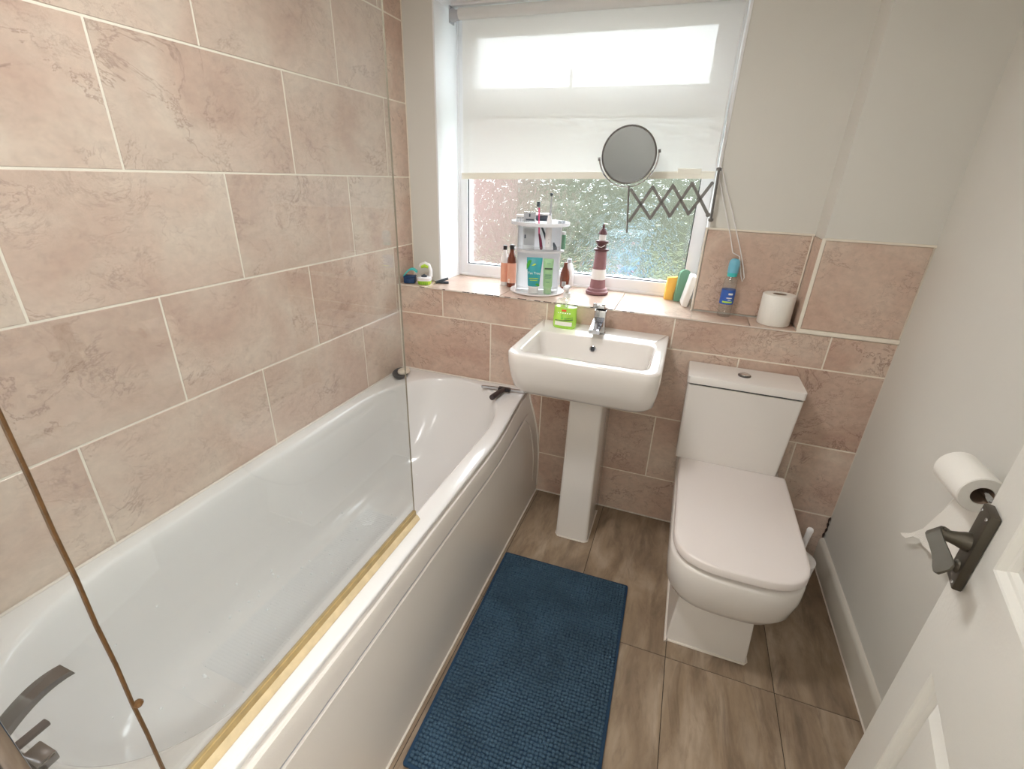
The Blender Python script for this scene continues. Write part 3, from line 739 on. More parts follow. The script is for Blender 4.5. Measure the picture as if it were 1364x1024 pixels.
# ------------------------------------------------------------------ door
LX, LY = 1.72, -1.0305; DH = Vector((-.22805, -.97365, 0)); DN = Vector((-.97365, .22805, 0))
def dp(s, o, z): return Vector((LX, LY, 0)) + DH*s + DN*o + Vector((0, 0, z))
DT = Matrix((DH, DN, Vector((0, 0, 1)))).transposed().to_4x4(); DT.translation = Vector((LX, LY, 0))
dw = .70; dz1 = 1.83
door = thing('door_1', dp(.35, 0, .006), 'white moulded panel door standing open towards the right wall', 'door', kind='structure')
# leaf face with sunken panels: grid of strips
ss_ = [0, .102, .305, .395, .598, dw]; zz_ = [.006, .17, .698, .915, 1.50, 1.60, 1.75, dz1]
bm = B(); box(bm, 0, dw, -.036, -.0185, .006, dz1, T=DT)
for i in range(5):
    for j in range(7):
        if i in (1, 3) and j in (1, 3, 5): continue
        box(bm, ss_[i]-.0002, ss_[i+1]+.0002, -.019, 0, zz_[j]-.0002, zz_[j+1]+.0002, T=DT)
obj('leaf', bm, 'paint_door', door, ang=0)
def frame_loft(bm, s0, s1, a, b, prof, last=False):
    rings = [[dp(s0+i, o, a+i), dp(s1-i, o, a+i), dp(s1-i, o, b-i), dp(s0+i, o, b-i)] for i, o in prof]
    rings = [[r[k] for k in range(4)] for r in rings]
    loft(bm, [list(r) for r in rings], False, last)
for i in (1, 3):
    for j in (1, 3, 5):
        s0, s1, a, b = ss_[i], ss_[i+1], zz_[j], zz_[j+1]
        bm = B(); frame_loft(bm, s0, s1, a, b, [(0, 0), (.003, -.0015), (.009, -.009), (.013, -.0105), (.018, -.0165), (.028, -.0165), (.031, -.013), (.047, -.005), (.051, -.0045)], True)
        obj('panel', bm, 'paint_door', door, ang=15)
# lever handle on a long plate
lh = tag(bpy.data.objects.new('lever_handle', None)); C.objects.link(lh); lh.parent = door; WL['lever_handle'] = dp(.036, 0, .90); lh.location = WL['lever_handle']-WL['door_1']; lh.empty_display_size = .05
bm = B(); box(bm, .0155, .0585, .0003, .0135, .830, .972, .003, T=DT); obj('plate', bm, 'bronze', lh)
bm = B(); DR = DT.to_3x3().to_4x4() @ Matrix.Rotation(-PI/2, 4, 'X')
lathe(bm, [(.0155, 0), (.0145, .006), (.0115, .014), (.0095, .022), (.0085, .036)], dp(.036, .0135, .908), 18, T=DR)
pts = [dp(.010, .062, .908)]
obj('spindle_neck', bm, 'bronze', lh)
# blade: scroll over the spindle then sweeping back towards the hinge
bm = B(); path = []
for k in range(9):
    a = math.radians(-150 + 240*k/8); path.append((.030 + .0085*math.cos(a) if False else .031-.0075*math.sin(a)*1.0, .050+.0075*math.cos(a)+.0, .0))
cen = [(.0385, .046), (.0345, .044), (.0295, .0455), (.0265, .050), (.0285, .0545), (.034, .0565), (.044, .0565), (.060, .055), (.080, .0535), (.098, .053), (.112, .0535), (.122, .0540), (.1285, .0545)]
wid = [.018, .018, .019, .020, .021, .0215, .0215, .021, .022, .0245, .027, .026, .016]
wd_ = (DN*-.62 + Vector((0, 0, .78))).normalized()
rings = []
for k, ((s, o), wv) in enumerate(zip(cen, wid)):
    s1, o1 = cen[min(k+1, len(cen)-1)]; s0, o0 = cen[max(k-1, 0)]
    t = (DH*(s1-s0) + DN*(o1-o0)).normalized(); nn = t.cross(wd_).normalized()*.0017
    c = dp(s+.004*k/12, o, .911-.007*k/12); hw = wd_*wv/2
    rings.append([c+nn+hw, c-nn+hw, c-nn-hw, c+nn-hw])
loft(bm, rings); obj('lever', bm, 'bronze', lh, ang=40)
bm = B(); lathe(bm, [(.012, 0), (.011, .003), (.005, .006), (.005, .012)], dp(.040, .0135, .864), 14, T=DR)
b2 = B(); bmesh.ops.create_uvsphere(b2, u_segments=14, v_segments=10, radius=1)
for v in b2.verts: v.co = dp(.040, .0285, .864) + DH*(v.co.x*.0105) + DN*(v.co.y*.0075) + Vector((0, 0, v.co.z*.0155))
me = bpy.data.meshes.new('t'); b2.to_mesh(me); bm.from_mesh(me); b2.free(); bpy.data.meshes.remove(me)
obj('turn_knob', bm, 'bronze', lh, ang=60)
for s, z in ((.023, .962), (.051, .962), (.023, .840), (.051, .840)):
    bm = B(); lathe(bm, [(.0030, 0), (.0028, .0012), (.0005, .0018)], dp(s, .0135, z), 10, T=DR); obj('screw', bm, 'chrome', lh)

# ------------------------------------------------------------------ toilet paper holder on the right wall
th = thing('toilet_roll_holder', (W, -.69, .80), 'chrome toilet roll holder on the right wall half hidden by the door', 'toilet roll holder')
rx, rz = 1.868, .842
bm = B(); lathe(bm, [(.018, 0), (.018, -.006), (.008, -.008), (.008, -.055)], (W, -.790, rz), 16, 'x'); obj('mount', bm, 'chrome', th)
bm = B(); tube(bm, [(W-.055, -.792, rz), (rx, -.790, rz), (rx, -.78, rz), (rx, -.62, rz)], .006, 10); obj('arm', bm, 'chrome', th)
tr = thing('toilet_roll', (rx, -.69, rz-.046), 'white toilet roll with a torn sheet hanging on the right wall', 'toilet roll')
bm = B(); ro = .0415; ri = .020
rings = []
for r, y in ((ri, -.650), (ro-.002, -.650), (ro, -.652), (ro, -.761), (ro-.002, -.763), (ri, -.763), (ri, -.650)):
    rings.append([Vector((rx+r*math.cos(2*PI*k/36), y, rz-.008+r*math.sin(2*PI*k/36))) for k in range(36)])
loft(bm, rings, False, False); obj('roll', bm, 'paper', tr, ang=40)
bm = B(); rings = [[Vector((rx+r*math.cos(2*PI*k/24), y, rz-.008+r*math.sin(2*PI*k/24))) for k in range(24)] for r, y in ((ri-.001, -.7625), (ri-.001, -.6505))]
loft(bm, rings, False, False); obj('core', bm, 'card_core', tr)
poly = [(-.652, .815), (-.652, .766), (-.6175, .688), (-.580, .614), (-.545, .570), (-.505, .538), (-.522, .5405), (-.539, .5476), (-.562, .572), (-.588, .586), (-.612, .585), (-.636, .592), (-.659, .5966), (-.70, .600), (-.737, .608), (-.757, .64), (-.764, .69), (-.763, .815)]
bm = B(); vv = [[bm.verts.new((1.895+dx+.006*math.sin(z*26+y*14) + .03*max(0, z-.74)/.08*.4, y, z)) for y, z in poly] for dx in (0, .0008)]
bm.faces.new(vv[0]); bm.faces.new(list(reversed(vv[1])))
for k in range(len(poly)): q = (k+1) % len(poly); bm.faces.new((vv[0][k], vv[1][k], vv[1][q], vv[0][q]))
bmesh.ops.triangulate(bm, faces=bm.faces)
sh = obj('hanging_sheet', bm, 'paper', tr, ang=60)

# ------------------------------------------------------------------ extending mirror
YM = .100
mr = thing('extending_mirror', (1.266, YM, 1.28), 'round magnifying mirror on a grey scissor arm at the window', 'mirror')
bm = B(); tube(bm, [(1.277, YM+.01, 1.276), (1.2745, YM+.01, 1.36), (1.2715, YM+.01, 1.448)], .0045, 10); lathe(bm, [(.009, 0), (.009, .008), (.004, .011)], (1.2715, YM+.01, 1.444), 12); lathe(bm, [(.004, -.012), (.009, -.008), (.009, 0)], (1.2768, YM+.01, 1.286), 12)
obj('post', bm, 'grey_metal', mr)
bm = B(); box(bm, 1.273, 1.281, YM+.010, D+.001, 1.30, 1.312, .002); obj('wall_bracket', bm, 'grey_metal', mr)
bm = B(); box(bm, 1.2705, 1.2785, YM+.010, D+.001, 1.383, 1.393, .002); obj('wall_bracket', bm, 'grey_metal', mr)
top = [(1.2574, 1.4033), (1.1909, 1.4009), (1.1266, 1.3911), (1.0561, 1.3834), (.9796, 1.3701)]
bot = [(1.2637, 1.2983), (1.1965, 1.2971), (1.1321, 1.2856), (1.0631, 1.2737), (.988, 1.2611)]
for k in range(4):
    for a, b, off in ((top[k], bot[k+1], -.0018), (bot[k], top[k+1], .0018)):
        bm = B(); bar(bm, (a[0], YM+off, a[1]), (b[0], YM+off, b[1]), .011, .0028)
        lathe(bm, [(.006, -.003), (.006, .003)], (a[0], YM+off, a[1]), 8, 'y'); lathe(bm, [(.006, -.003), (.006, .003)], (b[0], YM+off, b[1]), 8, 'y')
        lathe(bm, [(.004, -.006), (.004, .006)], ((a[0]+b[0])/2, YM, (a[1]+b[1])/2), 8, 'y')
        obj('scissor_bar', bm, 'grey_metal', mr)
bm = B(); lathe(bm, [(.006, -.006), (.006, .006)], (1.2574, YM, 1.4033), 10, 'y'); obj('pivot', bm, 'grey_metal', mr)
bm = B(); lathe(bm, [(.008, -.006), (.008, .006)], (1.2637, YM, 1.2983), 10, 'y'); obj('pivot', bm, 'grey_metal', mr)
bm = B(); tube(bm, [(.9836, YM, 1.2167), (.977, YM, 1.30), (.969, YM, 1.385)], .0034, 8); obj('rod', bm, 'grey_metal', mr)
mc = Vector((.9563, YM-.005, 1.487)); mn = Vector((.16, -.93, -.16)).normalized(); rx_ = Vector((.97, .20, .16)); rx_ = (rx_ - mn*rx_.dot(mn)).normalized(); ry_ = mn.cross(rx_)*-1
MT = Matrix((rx_, ry_, mn)).transposed().to_4x4()
if MT.determinant() < 0: MT = Matrix((rx_, -ry_, mn)).transposed().to_4x4()
RM = .0985
bm = B(); lathe(bm, [(RM-.008, -.008), (RM-.001, -.007), (RM, -.003), (RM, .004), (RM-.003, .006), (RM-.006, .004)], mc, 48, T=MT, cap1=False); rimo = obj('rim', bm, 'grey_metal', mr, ang=50)
bm = B(); lathe(bm, [(RM-.005, .001), (RM-.006, .0045)], mc, 48, T=MT); obj('mirror_glass', bm, 'mirror', mr, ang=30)
bm = B(); tube(bm, [mc + MT.to_3x3() @ Vector(((RM+.007)*math.cos(a), -(RM+.009)*abs(math.sin(a))*1.02 if True else 0, 0)) for a in [PI*k/24 for k in range(25)]], .0030, 8)
obj('yoke', bm, 'chrome', mr)
for s in (-1, 1):
    bm = B(); b2 = mc + MT.to_3x3() @ Vector((s*(RM+.004), 0, 0)); b3 = mc + MT.to_3x3() @ Vector((s*(RM+.013), 0, 0)); tube(bm, [b2, b3], .006, 10); obj('knob', bm, 'grey_metal', mr)

# ------------------------------------------------------------------ organiser carousel and what stands in it
CX, CY = .612, .170
co = thing('carousel_organiser', (CX, CY, ZL), 'white two tier revolving organiser on the window sill', 'organiser')
V = Vector
def disc(name, r, z, th=.008, rim=.010, parent=co):
    bm = B(); lathe(bm, [(r-.006, 0), (r, .002), (r, rim), (r-.0035, rim), (r-.005, th*.6), (.001, th*.6)], (CX, CY, z), 48); return obj(name, bm, 'milky_plastic' if z > ZL+.05 else 'white_plastic', parent, ang=40)
disc('base', .120, ZL+.001, rim=.007)
disc('middle_shelf', .108, ZL+.176)
disc('top_tray', .124, ZL+.282, rim=.015)
fd = V((.284, -.959, 0)); sd = V((.959, .284, 0))
def cp(f, s, z): return V((CX, CY, 0)) + fd*f + sd*s + V((0, 0, z))
CT = Matrix((sd, fd*-1, V((0, 0, 1)))).transposed().to_4x4(); CT.translation = V((CX, CY, 0))   # local x to the right, y to the back
for a, b in (((-.100, -.0015), (-.0985, .0)),):
    pass
bm = B(); box(bm, -.094, .094, .0, .003, ZL+.009, ZL+.284, T=CT); obj('divider', bm, 'milky_plastic', co, ang=0)
for x in (-.094, .088):
    bm = B(); box(bm, x, x+.003, -.062, .060, ZL+.009, ZL+.284, T=CT); obj('divider', bm, 'milky_plastic', co, ang=0)
bm = B(); loft(bm, [[CT @ V((.098*math.sin(a), -.098*math.cos(a)-.012, z)) for a in [math.radians(-62+124*k/14) for k in range(15)]] for z in (ZL+.186, ZL+.205)], False, False, closed=False)
obj('pocket_front', bm, 'clear_plastic', co)
bm = B(); loft(bm, [[CT @ V((.098*math.sin(a), -.098*math.cos(a)-.012, z)) for a in [math.radians(-62+124*k/14) for k in range(15)]] for z in (ZL+.012, ZL+.035)], False, False, closed=False)
obj('pocket_front', bm, 'clear_plastic', co)

def tube_bottle(name, c, wtop, wbot, z0, z1, m, mcap, label, lab=None, yaw=0.28, lean=0):
    t = thing(name, (c[0], c[1], z0), label, 'tube'); d = V((math.cos(yaw), math.sin(yaw), 0)); e = V((-d.y, d.x, 0))
    cc = V((c[0], c[1], 0)); capz = z0+(z1-z0)*.20
    def ov(a, b, z, n=20): 
        sh = lean*(z-z0)
        return [cc + d*(a*math.cos(2*PI*k/n)+sh) + e*b*math.sin(2*PI*k/n) + V((0, 0, z)) for k in range(n)]
    bm = B(); hh = z1-z0
    loft(bm, [ov(wbot/2, .014, capz), ov(wbot/2*1.08, .0165, capz+.004), ov((wbot*.45+wtop*.55)/2, .013, z0+hh*.6), ov(wtop/2, .005, z0+hh*.93), ov(wtop/2, .0018, z0+hh*.955), ov(wtop/2, .0016, z1)])
    obj('body', bm, m, t, ang=50)
    bm = B(); loft(bm, [ov(wbot/2*.92, .0135, z0), ov(wbot/2*.95, .014, z0+.002), ov(wbot/2*.95, .014, capz)]); obj('cap', bm, mcap, t, ang=40)
    return t, cc, d, e, ov
def face_patch(t, name, m, ov_front, quad):
    pass
t1, cc, d, e, ov = tube_bottle('cosmetic_tube', tuple(cp(.082, -.016, 0))[:2], .066, .046, ZL+.0085, ZL+.158, 'teal', 'white_plastic', 'teal tube with white cap at the front of the organiser')
zt = ZL+.0085
def flat(t, name, m, pts, thick=.0174):
    bm = B(); vs = [bm.verts.new(cc + d*u - e*off + V((0, 0, z))) for u, z, off in pts]; bm.faces.new(vs); return obj(name, bm, m, t, ang=0)
flat(t1, 'leaf_print', 'leaf_green', [(-.032, zt+.100, .0125), (-.020, zt+.118, .0105), (-.012, zt+.139, .0060), (-.026, zt+.138, .0050), (-.0325, zt+.122, .0060)])
flat(t1, 'leaf_print', 'leaf_green', [(.006, zt+.040, .0168), (.016, zt+.046, .0168), (.027, zt+.036, .0125), (.022, zt+.031, .0140)])
flat(t1, 'leaf_print', 'lime', [(-.012, zt+.118, .0125), (.002, zt+.127, .0115), (.008, zt+.124, .0118), (-.004, zt+.117, .0130)])
def text(parent, name, body, size, m, p, right, up):
    cu = bpy.data.curves.new(name, 'FONT'); cu.body = body; cu.size = size; cu.extrude = .0002; cu.align_x = 'CENTER'
    tmp = bpy.data.objects.new('tmp', cu); C.objects.link(tmp); bpy.context.view_layer.update()
    me = bpy.data.meshes.new_from_object(tmp.evaluated_get(bpy.context.evaluated_depsgraph_get())); bpy.data.objects.remove(tmp)
    me.materials.clear(); me.materials.append(M[m]); o = bpy.data.objects.new(name, me); C.objects.link(o); o.parent = parent
    r = V(right).normalized(); u = V(up).normalized(); n = r.cross(u)
    o.matrix_basis = Matrix.Translation(V(p)-WL[parent.name]) @ Matrix((r, u, n)).transposed().to_4x4(); return o
text(t1, 'lettering', 'Tea Tree', .014, 'text_white', cc - e*.0185 + V((0, 0, zt+.083)), d, (0, 0, 1))
for k, q in enumerate((.064, .056)):
    flat(t1, 'lettering', 'lime', [(-.02+k*.004, zt+q, .0183), (.02-k*.004, zt+q, .0183), (.02-k*.004, zt+q+.003, .0183), (-.02+k*.004, zt+q+.003, .0183)])
t2, cc, d, e, ov = tube_bottle('cosmetic_tube', tuple(cp(.080, .045, 0))[:2], .044, .036, ZL+.0085, ZL+.155, 'mint', 'mint', 'pale green tube standing right of the teal tube', lean=-.02)
for k, (q, a, h) in enumerate(((.105, .016, .006), (.080, .014, .004), (.072, .014, .003), (.066, .012, .003), (.05, .008, .003), (.128, .008, .003))):
    flat(t2, 'lettering', 'text_dark' if k == 0 else 'sponge_green', [(-a-.001, zt+q, .0168), (a-.001, zt+q, .0168), (a-.001, zt+q+h, .0165), (-a-.001, zt+q+h, .0165)])

# upper tier: box in front, brushes, razor
def bottle(name, c, z0, prof, m, label, capprof=None, mcap='white_plastic', labz=None, mlab='white_label', labr=None, cat='bottle', T=None):
    t = thing(name, (c[0], c[1], z0), label, cat)
    bm = B(); lathe(bm, prof, (c[0], c[1], z0), 24, T=T); obj('body', bm, m, t, ang=50)
    if capprof: bm = B(); lathe(bm, capprof, (c[0], c[1], z0), 20, T=T); obj('cap', bm, mcap, t, ang=40)
    if labz: bm = B(); lathe(bm, [(labr, labz[0]), (labr, labz[1])], (c[0], c[1], z0), 24, cap0=False, cap1=False, T=T); obj('label', bm, mlab, t, ang=50)
    return t
zu = ZL+.1868
p = cp(.060, -.046, 0)
t = thing('packet', (p.x, p.y, zu), 'grey and clear plastic packet in the organiser upper tier', 'packet')
CP = CT.copy(); CP.translation = V((p.x, p.y, 0))
bm = B(); box(bm, -.025, .025, -.006, .006, zu, zu+.150, .002, T=CP); obj('pack', bm, 'clear_plastic', t)
bm = B(); box(bm, -.020, .022, -.0055, .0, zu+.018, zu+.085, T=CP); obj('insert', bm, 'pale_grey', t, ang=0)
bm = B(); box(bm, -.023, .023, -.0072, -.0062, zu+.112, zu+.146, T=CP); obj('header', bm, 'pale_grey', t, ang=0)
bm = B(); box(bm, -.003, .003, -.008, -.0072, zu+.130, zu+.142, T=CP); obj('hanging_hole', bm, 'slate', t, ang=0)
bm = B(); box(bm, -.015, .018, -.008, -.0073, zu+.116, zu+.122, T=CP); obj('print', bm, 'slate', t, ang=0)
bm = B(); box(bm, -.018, -.012, -.0066, -.006, zu+.045, zu+.060, T=CP); obj('print', bm, 'slate', t, ang=0)
def stick(name, pts, r, m, label, cat, extra=None):
    b = pts[0]; t = thing(name, tuple(b), label, cat); bm = B(); tube(bm, pts, r, 12); obj('handle', bm, m, t, ang=60)
    if extra: extra(t)
    return t
p0 = cp(.055, .036, zu)
def et(t):
    bm = B(); tube(bm, [p0+V((0, 0, .135)), p0+V((.002, 0, .150)), p0+V((.003, 0, .215))], [.006, .0042, .0026], 10); obj('neck', bm, 'pale_grey', t)
    bm = B(); lathe(bm, [(.0055, -.007), (.006, 0), (.005, .006)], p0+V((.003, -.001, .218)), 12, 'y'); obj('brush_head', bm, 'slate', t)
    for k in (.030, .045):
        bm = B(); lathe(bm, [(.0028, 0), (.0026, .001)], p0+fd*.0128+V((0, 0, k)), 8, 'y'); obj('button', bm, 'slate', t)
stick('electric_toothbrush', [p0+V((0, 0, .001)), p0+V((0, 0, .01)), p0+V((0, 0, .085)), p0+V((0, 0, .125)), p0+V((0, 0, .138))], [.0125, .0135, .0135, .010, .007], 'white_plastic', 'white electric toothbrush standing in the organiser', 'toothbrush', et)
p1 = cp(.056, .002, zu)
def pk(t):
    bm = B(); tube(bm, [p1+V((-.006, 0, .062)), p1+V((-.010, 0, .12)), p1+V((-.013, .004, .165))], [.003, .0028, .0032], 8); obj('neck', bm, 'pink', t)
    bm = B(); T = Matrix.Translation(p1+V((-.016, .005, .178))); box(bm, -.007, .006, -.006, .005, -.010, .010, .002, T=T); obj('bristles', bm, 'slate', t)
stick('toothbrush', [p1+V((.007, 0, .001)), p1+V((.006, 0, .01)), p1+V((.001, 0, .04)), p1+V((-.006, 0, .064))], [.005, .007, .006, .0035], 'maroon', 'pink and maroon toothbrush beside the electric toothbrush', 'toothbrush', pk)
p2 = cp(.045, .022, zu)
stick('razor', [p2+V((.006, .004, .035)), p2+V((-.003, .002, .060)), p2+V((-.020, -.002, .098))], [.005, .0045, .004], 'slate', 'dark grey razor handle slanting behind the maroon toothbrush', 'razor')
p3 = cp(.050, .068, zu)
stick('nail_brush', [p3+V((0, 0, .001)), p3+V((-.002, 0, .012)), p3+V((-.010, .002, .030))], [.009, .008, .003], 'slate', 'small dark stubby brush right of the electric toothbrush', 'brush')
# on the top tray
zt2 = ZL+.294
p = cp(.040, -.075, zt2)
t = thing('hair_comb', tuple(p), 'cream comb with grey teeth on the organiser top left', 'comb')
CB = CT.copy(); CB.translation = p
bm = B(); box(bm, -.028, .040, -.006, .008, .018, .030, .005, T=CB); obj('spine', bm, 'white_plastic', t)
for k in range(7): bm = B(); box(bm, -.026+k*.008, -.021+k*.008, -.004, .006, .0, .020, T=CB); obj('tooth', bm, 'pale_grey', t, ang=0)
p = cp(-.020, .012, zt2)
t = thing('trimmer', tuple(p), 'slate and white rounded trimmer lying on the organiser top', 'trimmer')
CB = CT.copy(); CB.translation = p
bm = B(); box(bm, -.035, .035, -.014, .014, .002, .026, .009, 3, T=CB); obj('body', bm, 'slate', t)
bm = B(); box(bm, -.036, .034, -.012, .014, .024, .034, .005, T=CB); obj('top', bm, 'white_plastic', t)
for k, (f_, s_, r) in enumerate(((.055, .080, .010), (.035, .095, .008))):
    p = cp(f_, s_, zt2); t = thing('cotton_bud_tub', tuple(p), ('small grey lidded pot on the organiser top right edge', 'tiny grey pot furthest right on the organiser top')[k], 'pot')
    bm = B(); lathe(bm, [(r, -.002), (r, .006), (r*.9, .008)], p, 14); obj('pot', bm, 'pale_grey', t); bm = B(); lathe(bm, [(r*.9, .008), (r*.8, .010)], p, 14); obj('lid', bm, 'slate', t)
# left and right of the organiser, outside the front pocket
def pump(name, c, h, r, m, mlab, label):
    return bottle(name, c, ZL+.001, [(r*.93, 0), (r, .003), (r, h*.62), (r*.92, h*.70), (r*.5, h*.82), (r*.45, h*.90)], m, label, [(r*.52, h*.90), (r*.52, h), (r*.45, h+.001)], 'black_plastic', (h*.10, h*.58), mlab, r+.0006)
a = cp(-.062, -.121, 0); bo_ = pump('shampoo_bottle', (a.x, a.y), .186, .0200, 'brown_bottle', 'peach_label', 'brown bottle with peach label left of the organiser front')
bm = B(); aa = cp(.0385, -.106, 0)
for k in range(3): box(bm, a.x-.012+.004, a.x-.004+.004, a.y-.0212, a.y-.0202, ZL+.02+k*.007, ZL+.024+k*.007)
obj('label_print', bm, 'white_label', bo_, ang=0)
a2 = cp(-.088, -.154, 0); pump('shampoo_bottle', (a2.x, a2.y), .178, .0180, 'white_plastic', 'peach_label', 'white bottle with peach label, leftmost beside the organiser')
a3 = cp(-.076, .124, 0)
t = thing('lotion_bottle', (a3.x, a3.y, ZL+.001), 'round brown jar bottle with barcode at the organiser right', 'bottle')
CB = CT.copy(); CB.translation = V((a3.x, a3.y, ZL+.001))
bm = B(); loft(bm, [[CB @ V((.021*w_*math.cos(q), .016*w_*math.sin(q), z)) for q in [2*PI*k/20 for k in range(20)]] for z, w_ in ((0, .7), (.01, .9), (.045, 1.05), (.075, .95), (.092, .6), (.098, .45), (.118, .42))]); obj('body', bm, 'brown_bottle', t, ang=50)
bm = B(); box(bm, -.012, .006, -.019, -.0175, .012, .034, T=CB); obj('label', bm, 'white_label', t, ang=0)
bm = B()
for k in range(5): box(bm, -.010, .004, -.0195, -.019, .014+k*.004, .016+k*.004, T=CB)
obj('barcode', bm, 'slate', t, ang=0)
a4 = cp(-.118, .142, 0); bottle('lotion_bottle', (a4.x, a4.y), ZL+.002, [(.022, 0), (.025, .004), (.025, .075), (.018, .098), (.010, .110)], 'white_plastic', 'white rounded bottle behind the brown jar bottle', [(.011, .110), (.011, .125), (.009, .127)], 'pale_grey')
a5 = cp(.012, .107, 0); t = thing('small_tube', (a5.x-.006, a5.y, zu), 'grey green slim tube on the organiser right side', 'tube')
bm = B(); tube(bm, [(a5.x-.006, a5.y, zu), (a5.x-.006, a5.y, zu+.008), (a5.x-.006, a5.y, zu+.055), (a5.x-.006, a5.y, zu+.06)], [.009, .010, .010, .008], 12); obj('body', bm, 'sponge_green', t)
bm = B(); tube(bm, [(a5.x-.006, a5.y, zu+.06), (a5.x-.006, a5.y, zu+.072)], .009, 12); obj('cap', bm, 'white_plastic', t)

# ------------------------------------------------------------------ lighthouse
lx, ly = .868, .245; z = ZL
lg = thing('lighthouse_ornament', (lx, ly, ZL), 'dark red and white wooden lighthouse on the window sill', 'ornament')
def lpart(name, prof, m): bm = B(); lathe(bm, prof, (lx, ly, z), 28); return obj(name, bm, m, lg, ang=40)
lpart('base', [(.046, .001), (.049, .004), (.049, .014), (.043, .017), (.042, .024), (.038, .028), (.034, .029)], 'mauve')
lpart('lower_band', [(.0345, .029), (.0315, .066)], 'mauve')
lpart('white_band', [(.0313, .066), (.0285, .110)], 'chalk')
lpart('upper_band', [(.0285, .110), (.0245, .186)], 'mauve')
lpart('gallery', [(.025, .186), (.0325, .188), (.033, .194), (.024, .196), (.020, .198), (.020, .214), (.027, .222), (.0275, .228), (.018, .230)], 'dark_mauve')
lpart('lantern', [(.0145, .230), (.0145, .254)], 'chalk')
lpart('roof', [(.019, .254), (.0195, .257), (.016, .266), (.009, .276), (.005, .280), (.006, .286), (.003, .294), (.0006, .297)], 'dark_mauve')
bm = B(); tube(bm, [(lx-.020, ly-.018, z+.214), (lx-.010, ly-.028, z+.206), (lx+.004, ly-.030, z+.204), (lx+.016, ly-.022, z+.212)], .0012, 5); obj('rope', bm, 'chalk', lg)

# ------------------------------------------------------------------ right of the window sill
sp = thing('cleaning_sponge', (1.172, .292, ZL), 'folded yellow cleaning sponge at the right end of the sill', 'sponge')
Ts = Matrix.Translation((1.172, .292, ZL)) @ Matrix.Rotation(math.radians(12), 4, 'Z') @ Matrix.Rotation(math.radians(4), 4, 'Y')
def pinched(bm, hx, hy, z0, z1, z2, T, pin=.7):
    rings = []
    for zz, w_, off in ((z0, .80, 0), (z0+.004, .88, 0), ((z0+z1)/2, pin+.12, -.002), (z1, .95, 0), (z2-.006, 1.12, .003), (z2, 1.05, .003)):
        rings.append([T @ V((p.x*w_+off, p.y*w_, zz+(p.x*.22 if zz > z1 else 0))) for p in rrect(-hx, hx, -hy, hy, .005, .005, 0, 3)])
    loft(bm, rings)
bm = B(); pinched(bm, .022, .014, 0, .05, .098, Ts); obj('front_fold', bm, 'sponge_yellow', sp, ang=60)
bm = B(); T2 = Ts @ Matrix.Translation((.023, .012, 0)) @ Matrix.Rotation(.5, 4, 'Z'); pinched(bm, .015, .010, 0, .05, .088, T2); obj('back_fold', bm, 'sponge_yellow', sp, ang=60)
gs = thing('scouring_sponge', (1.216, .278, ZL), 'tall green scouring sponge behind the yellow sponge', 'sponge')
Tg = Matrix.Translation((1.218, .276, ZL)) @ Matrix.Rotation(math.radians(20), 4, 'Z') @ Matrix.Rotation(math.radians(3), 4, 'Y')
def slabr(bm, hx, hz, y0, y1, T, n=8):
    out = []
    for k in range(n+1): a = PI*k/n; out.append((hx*math.cos(a), hz-hx+hx*math.sin(a)))
    out += [(-hx, .001), (hx, .001)]
    loft(bm, [[T @ V((x, y, z_)) for x, z_ in out] for y in (y0, y1)])
bm = B(); slabr(bm, .024, .135, -.010, .008, Tg); obj('pad', bm, 'sponge_green', gs, ang=40)
bm = B(); slabr(bm, .0225, .131, .008, .018, Tg); obj('backing', bm, 'slate', gs, ang=40)
ct = thing('white_box', (1.247, .205, ZL), 'flat white box leaning against the right window reveal', 'box')
Tc = Matrix.Translation((1.236, .205, ZL+.001)) @ Matrix.Rotation(math.radians(10), 4, 'Y') @ Matrix.Rotation(math.radians(8), 4, 'Z')
bm = B(); box(bm, -.011, .011, -.040, .040, .003, .128, .003, T=Tc); obj('carton', bm, 'white_label', ct)
bm = B(); box(bm, -.0122, -.0108, -.036, .036, .010, .122, .0005, T=Tc); obj('lid', bm, 'white_plastic', ct)

# clear spray bottle
cx_, cy_ = 1.388, .104
cb = thing('clear_spray_bottle', (cx_, cy_, ZL), 'clear bottle with blue cap and blue label on the ledge', 'bottle')
bm = B(); lathe(bm, [(.022, .001), (.0245, .004), (.0245, .125), (.0225, .140), (.017, .148), (.0155, .152)], (cx_, cy_, ZL), 28); obj('bottle', bm, 'clear_bottle', cb, ang=50)
bm = B(); lathe(bm, [(.0165, .152), (.0175, .154), (.0175, .166)], (cx_, cy_, ZL), 24); obj('collar', bm, 'turquoise', cb)
bm = B(); lathe(bm, [(.0190, .166), (.0192, .196), (.0175, .208), (.012, .215), (.003, .217)], (cx_, cy_, ZL), 24); obj('cap', bm, 'blue_cap', cb, ang=60)
bm = B(); lathe(bm, [(.0249, .050), (.0249, .104)], (cx_, cy_, ZL), 28, cap0=False, cap1=False); lbl = obj('label', bm, 'blue_label', cb)
def lab_arc(name, m, a0, a1, z0_, z1_, r=.0252):
    bm = B(); loft(bm, [[V((cx_+r*math.sin(a), cy_-r*math.cos(a), ZL+zz)) for a in [math.radians(a0+(a1-a0)*k/8) for k in range(9)]] for zz in (z0_, z1_)], False, False, closed=False); return obj(name, bm, m, lbl)
lab_arc('stripe', 'lime', -40, 45, .056, .062); lab_arc('lettering', 'text_white', 0, 38, .086, .093); lab_arc('lettering', 'text_white', -10, 36, .073, .076); lab_arc('lettering', 'text_white', 5, 30, .066, .068)

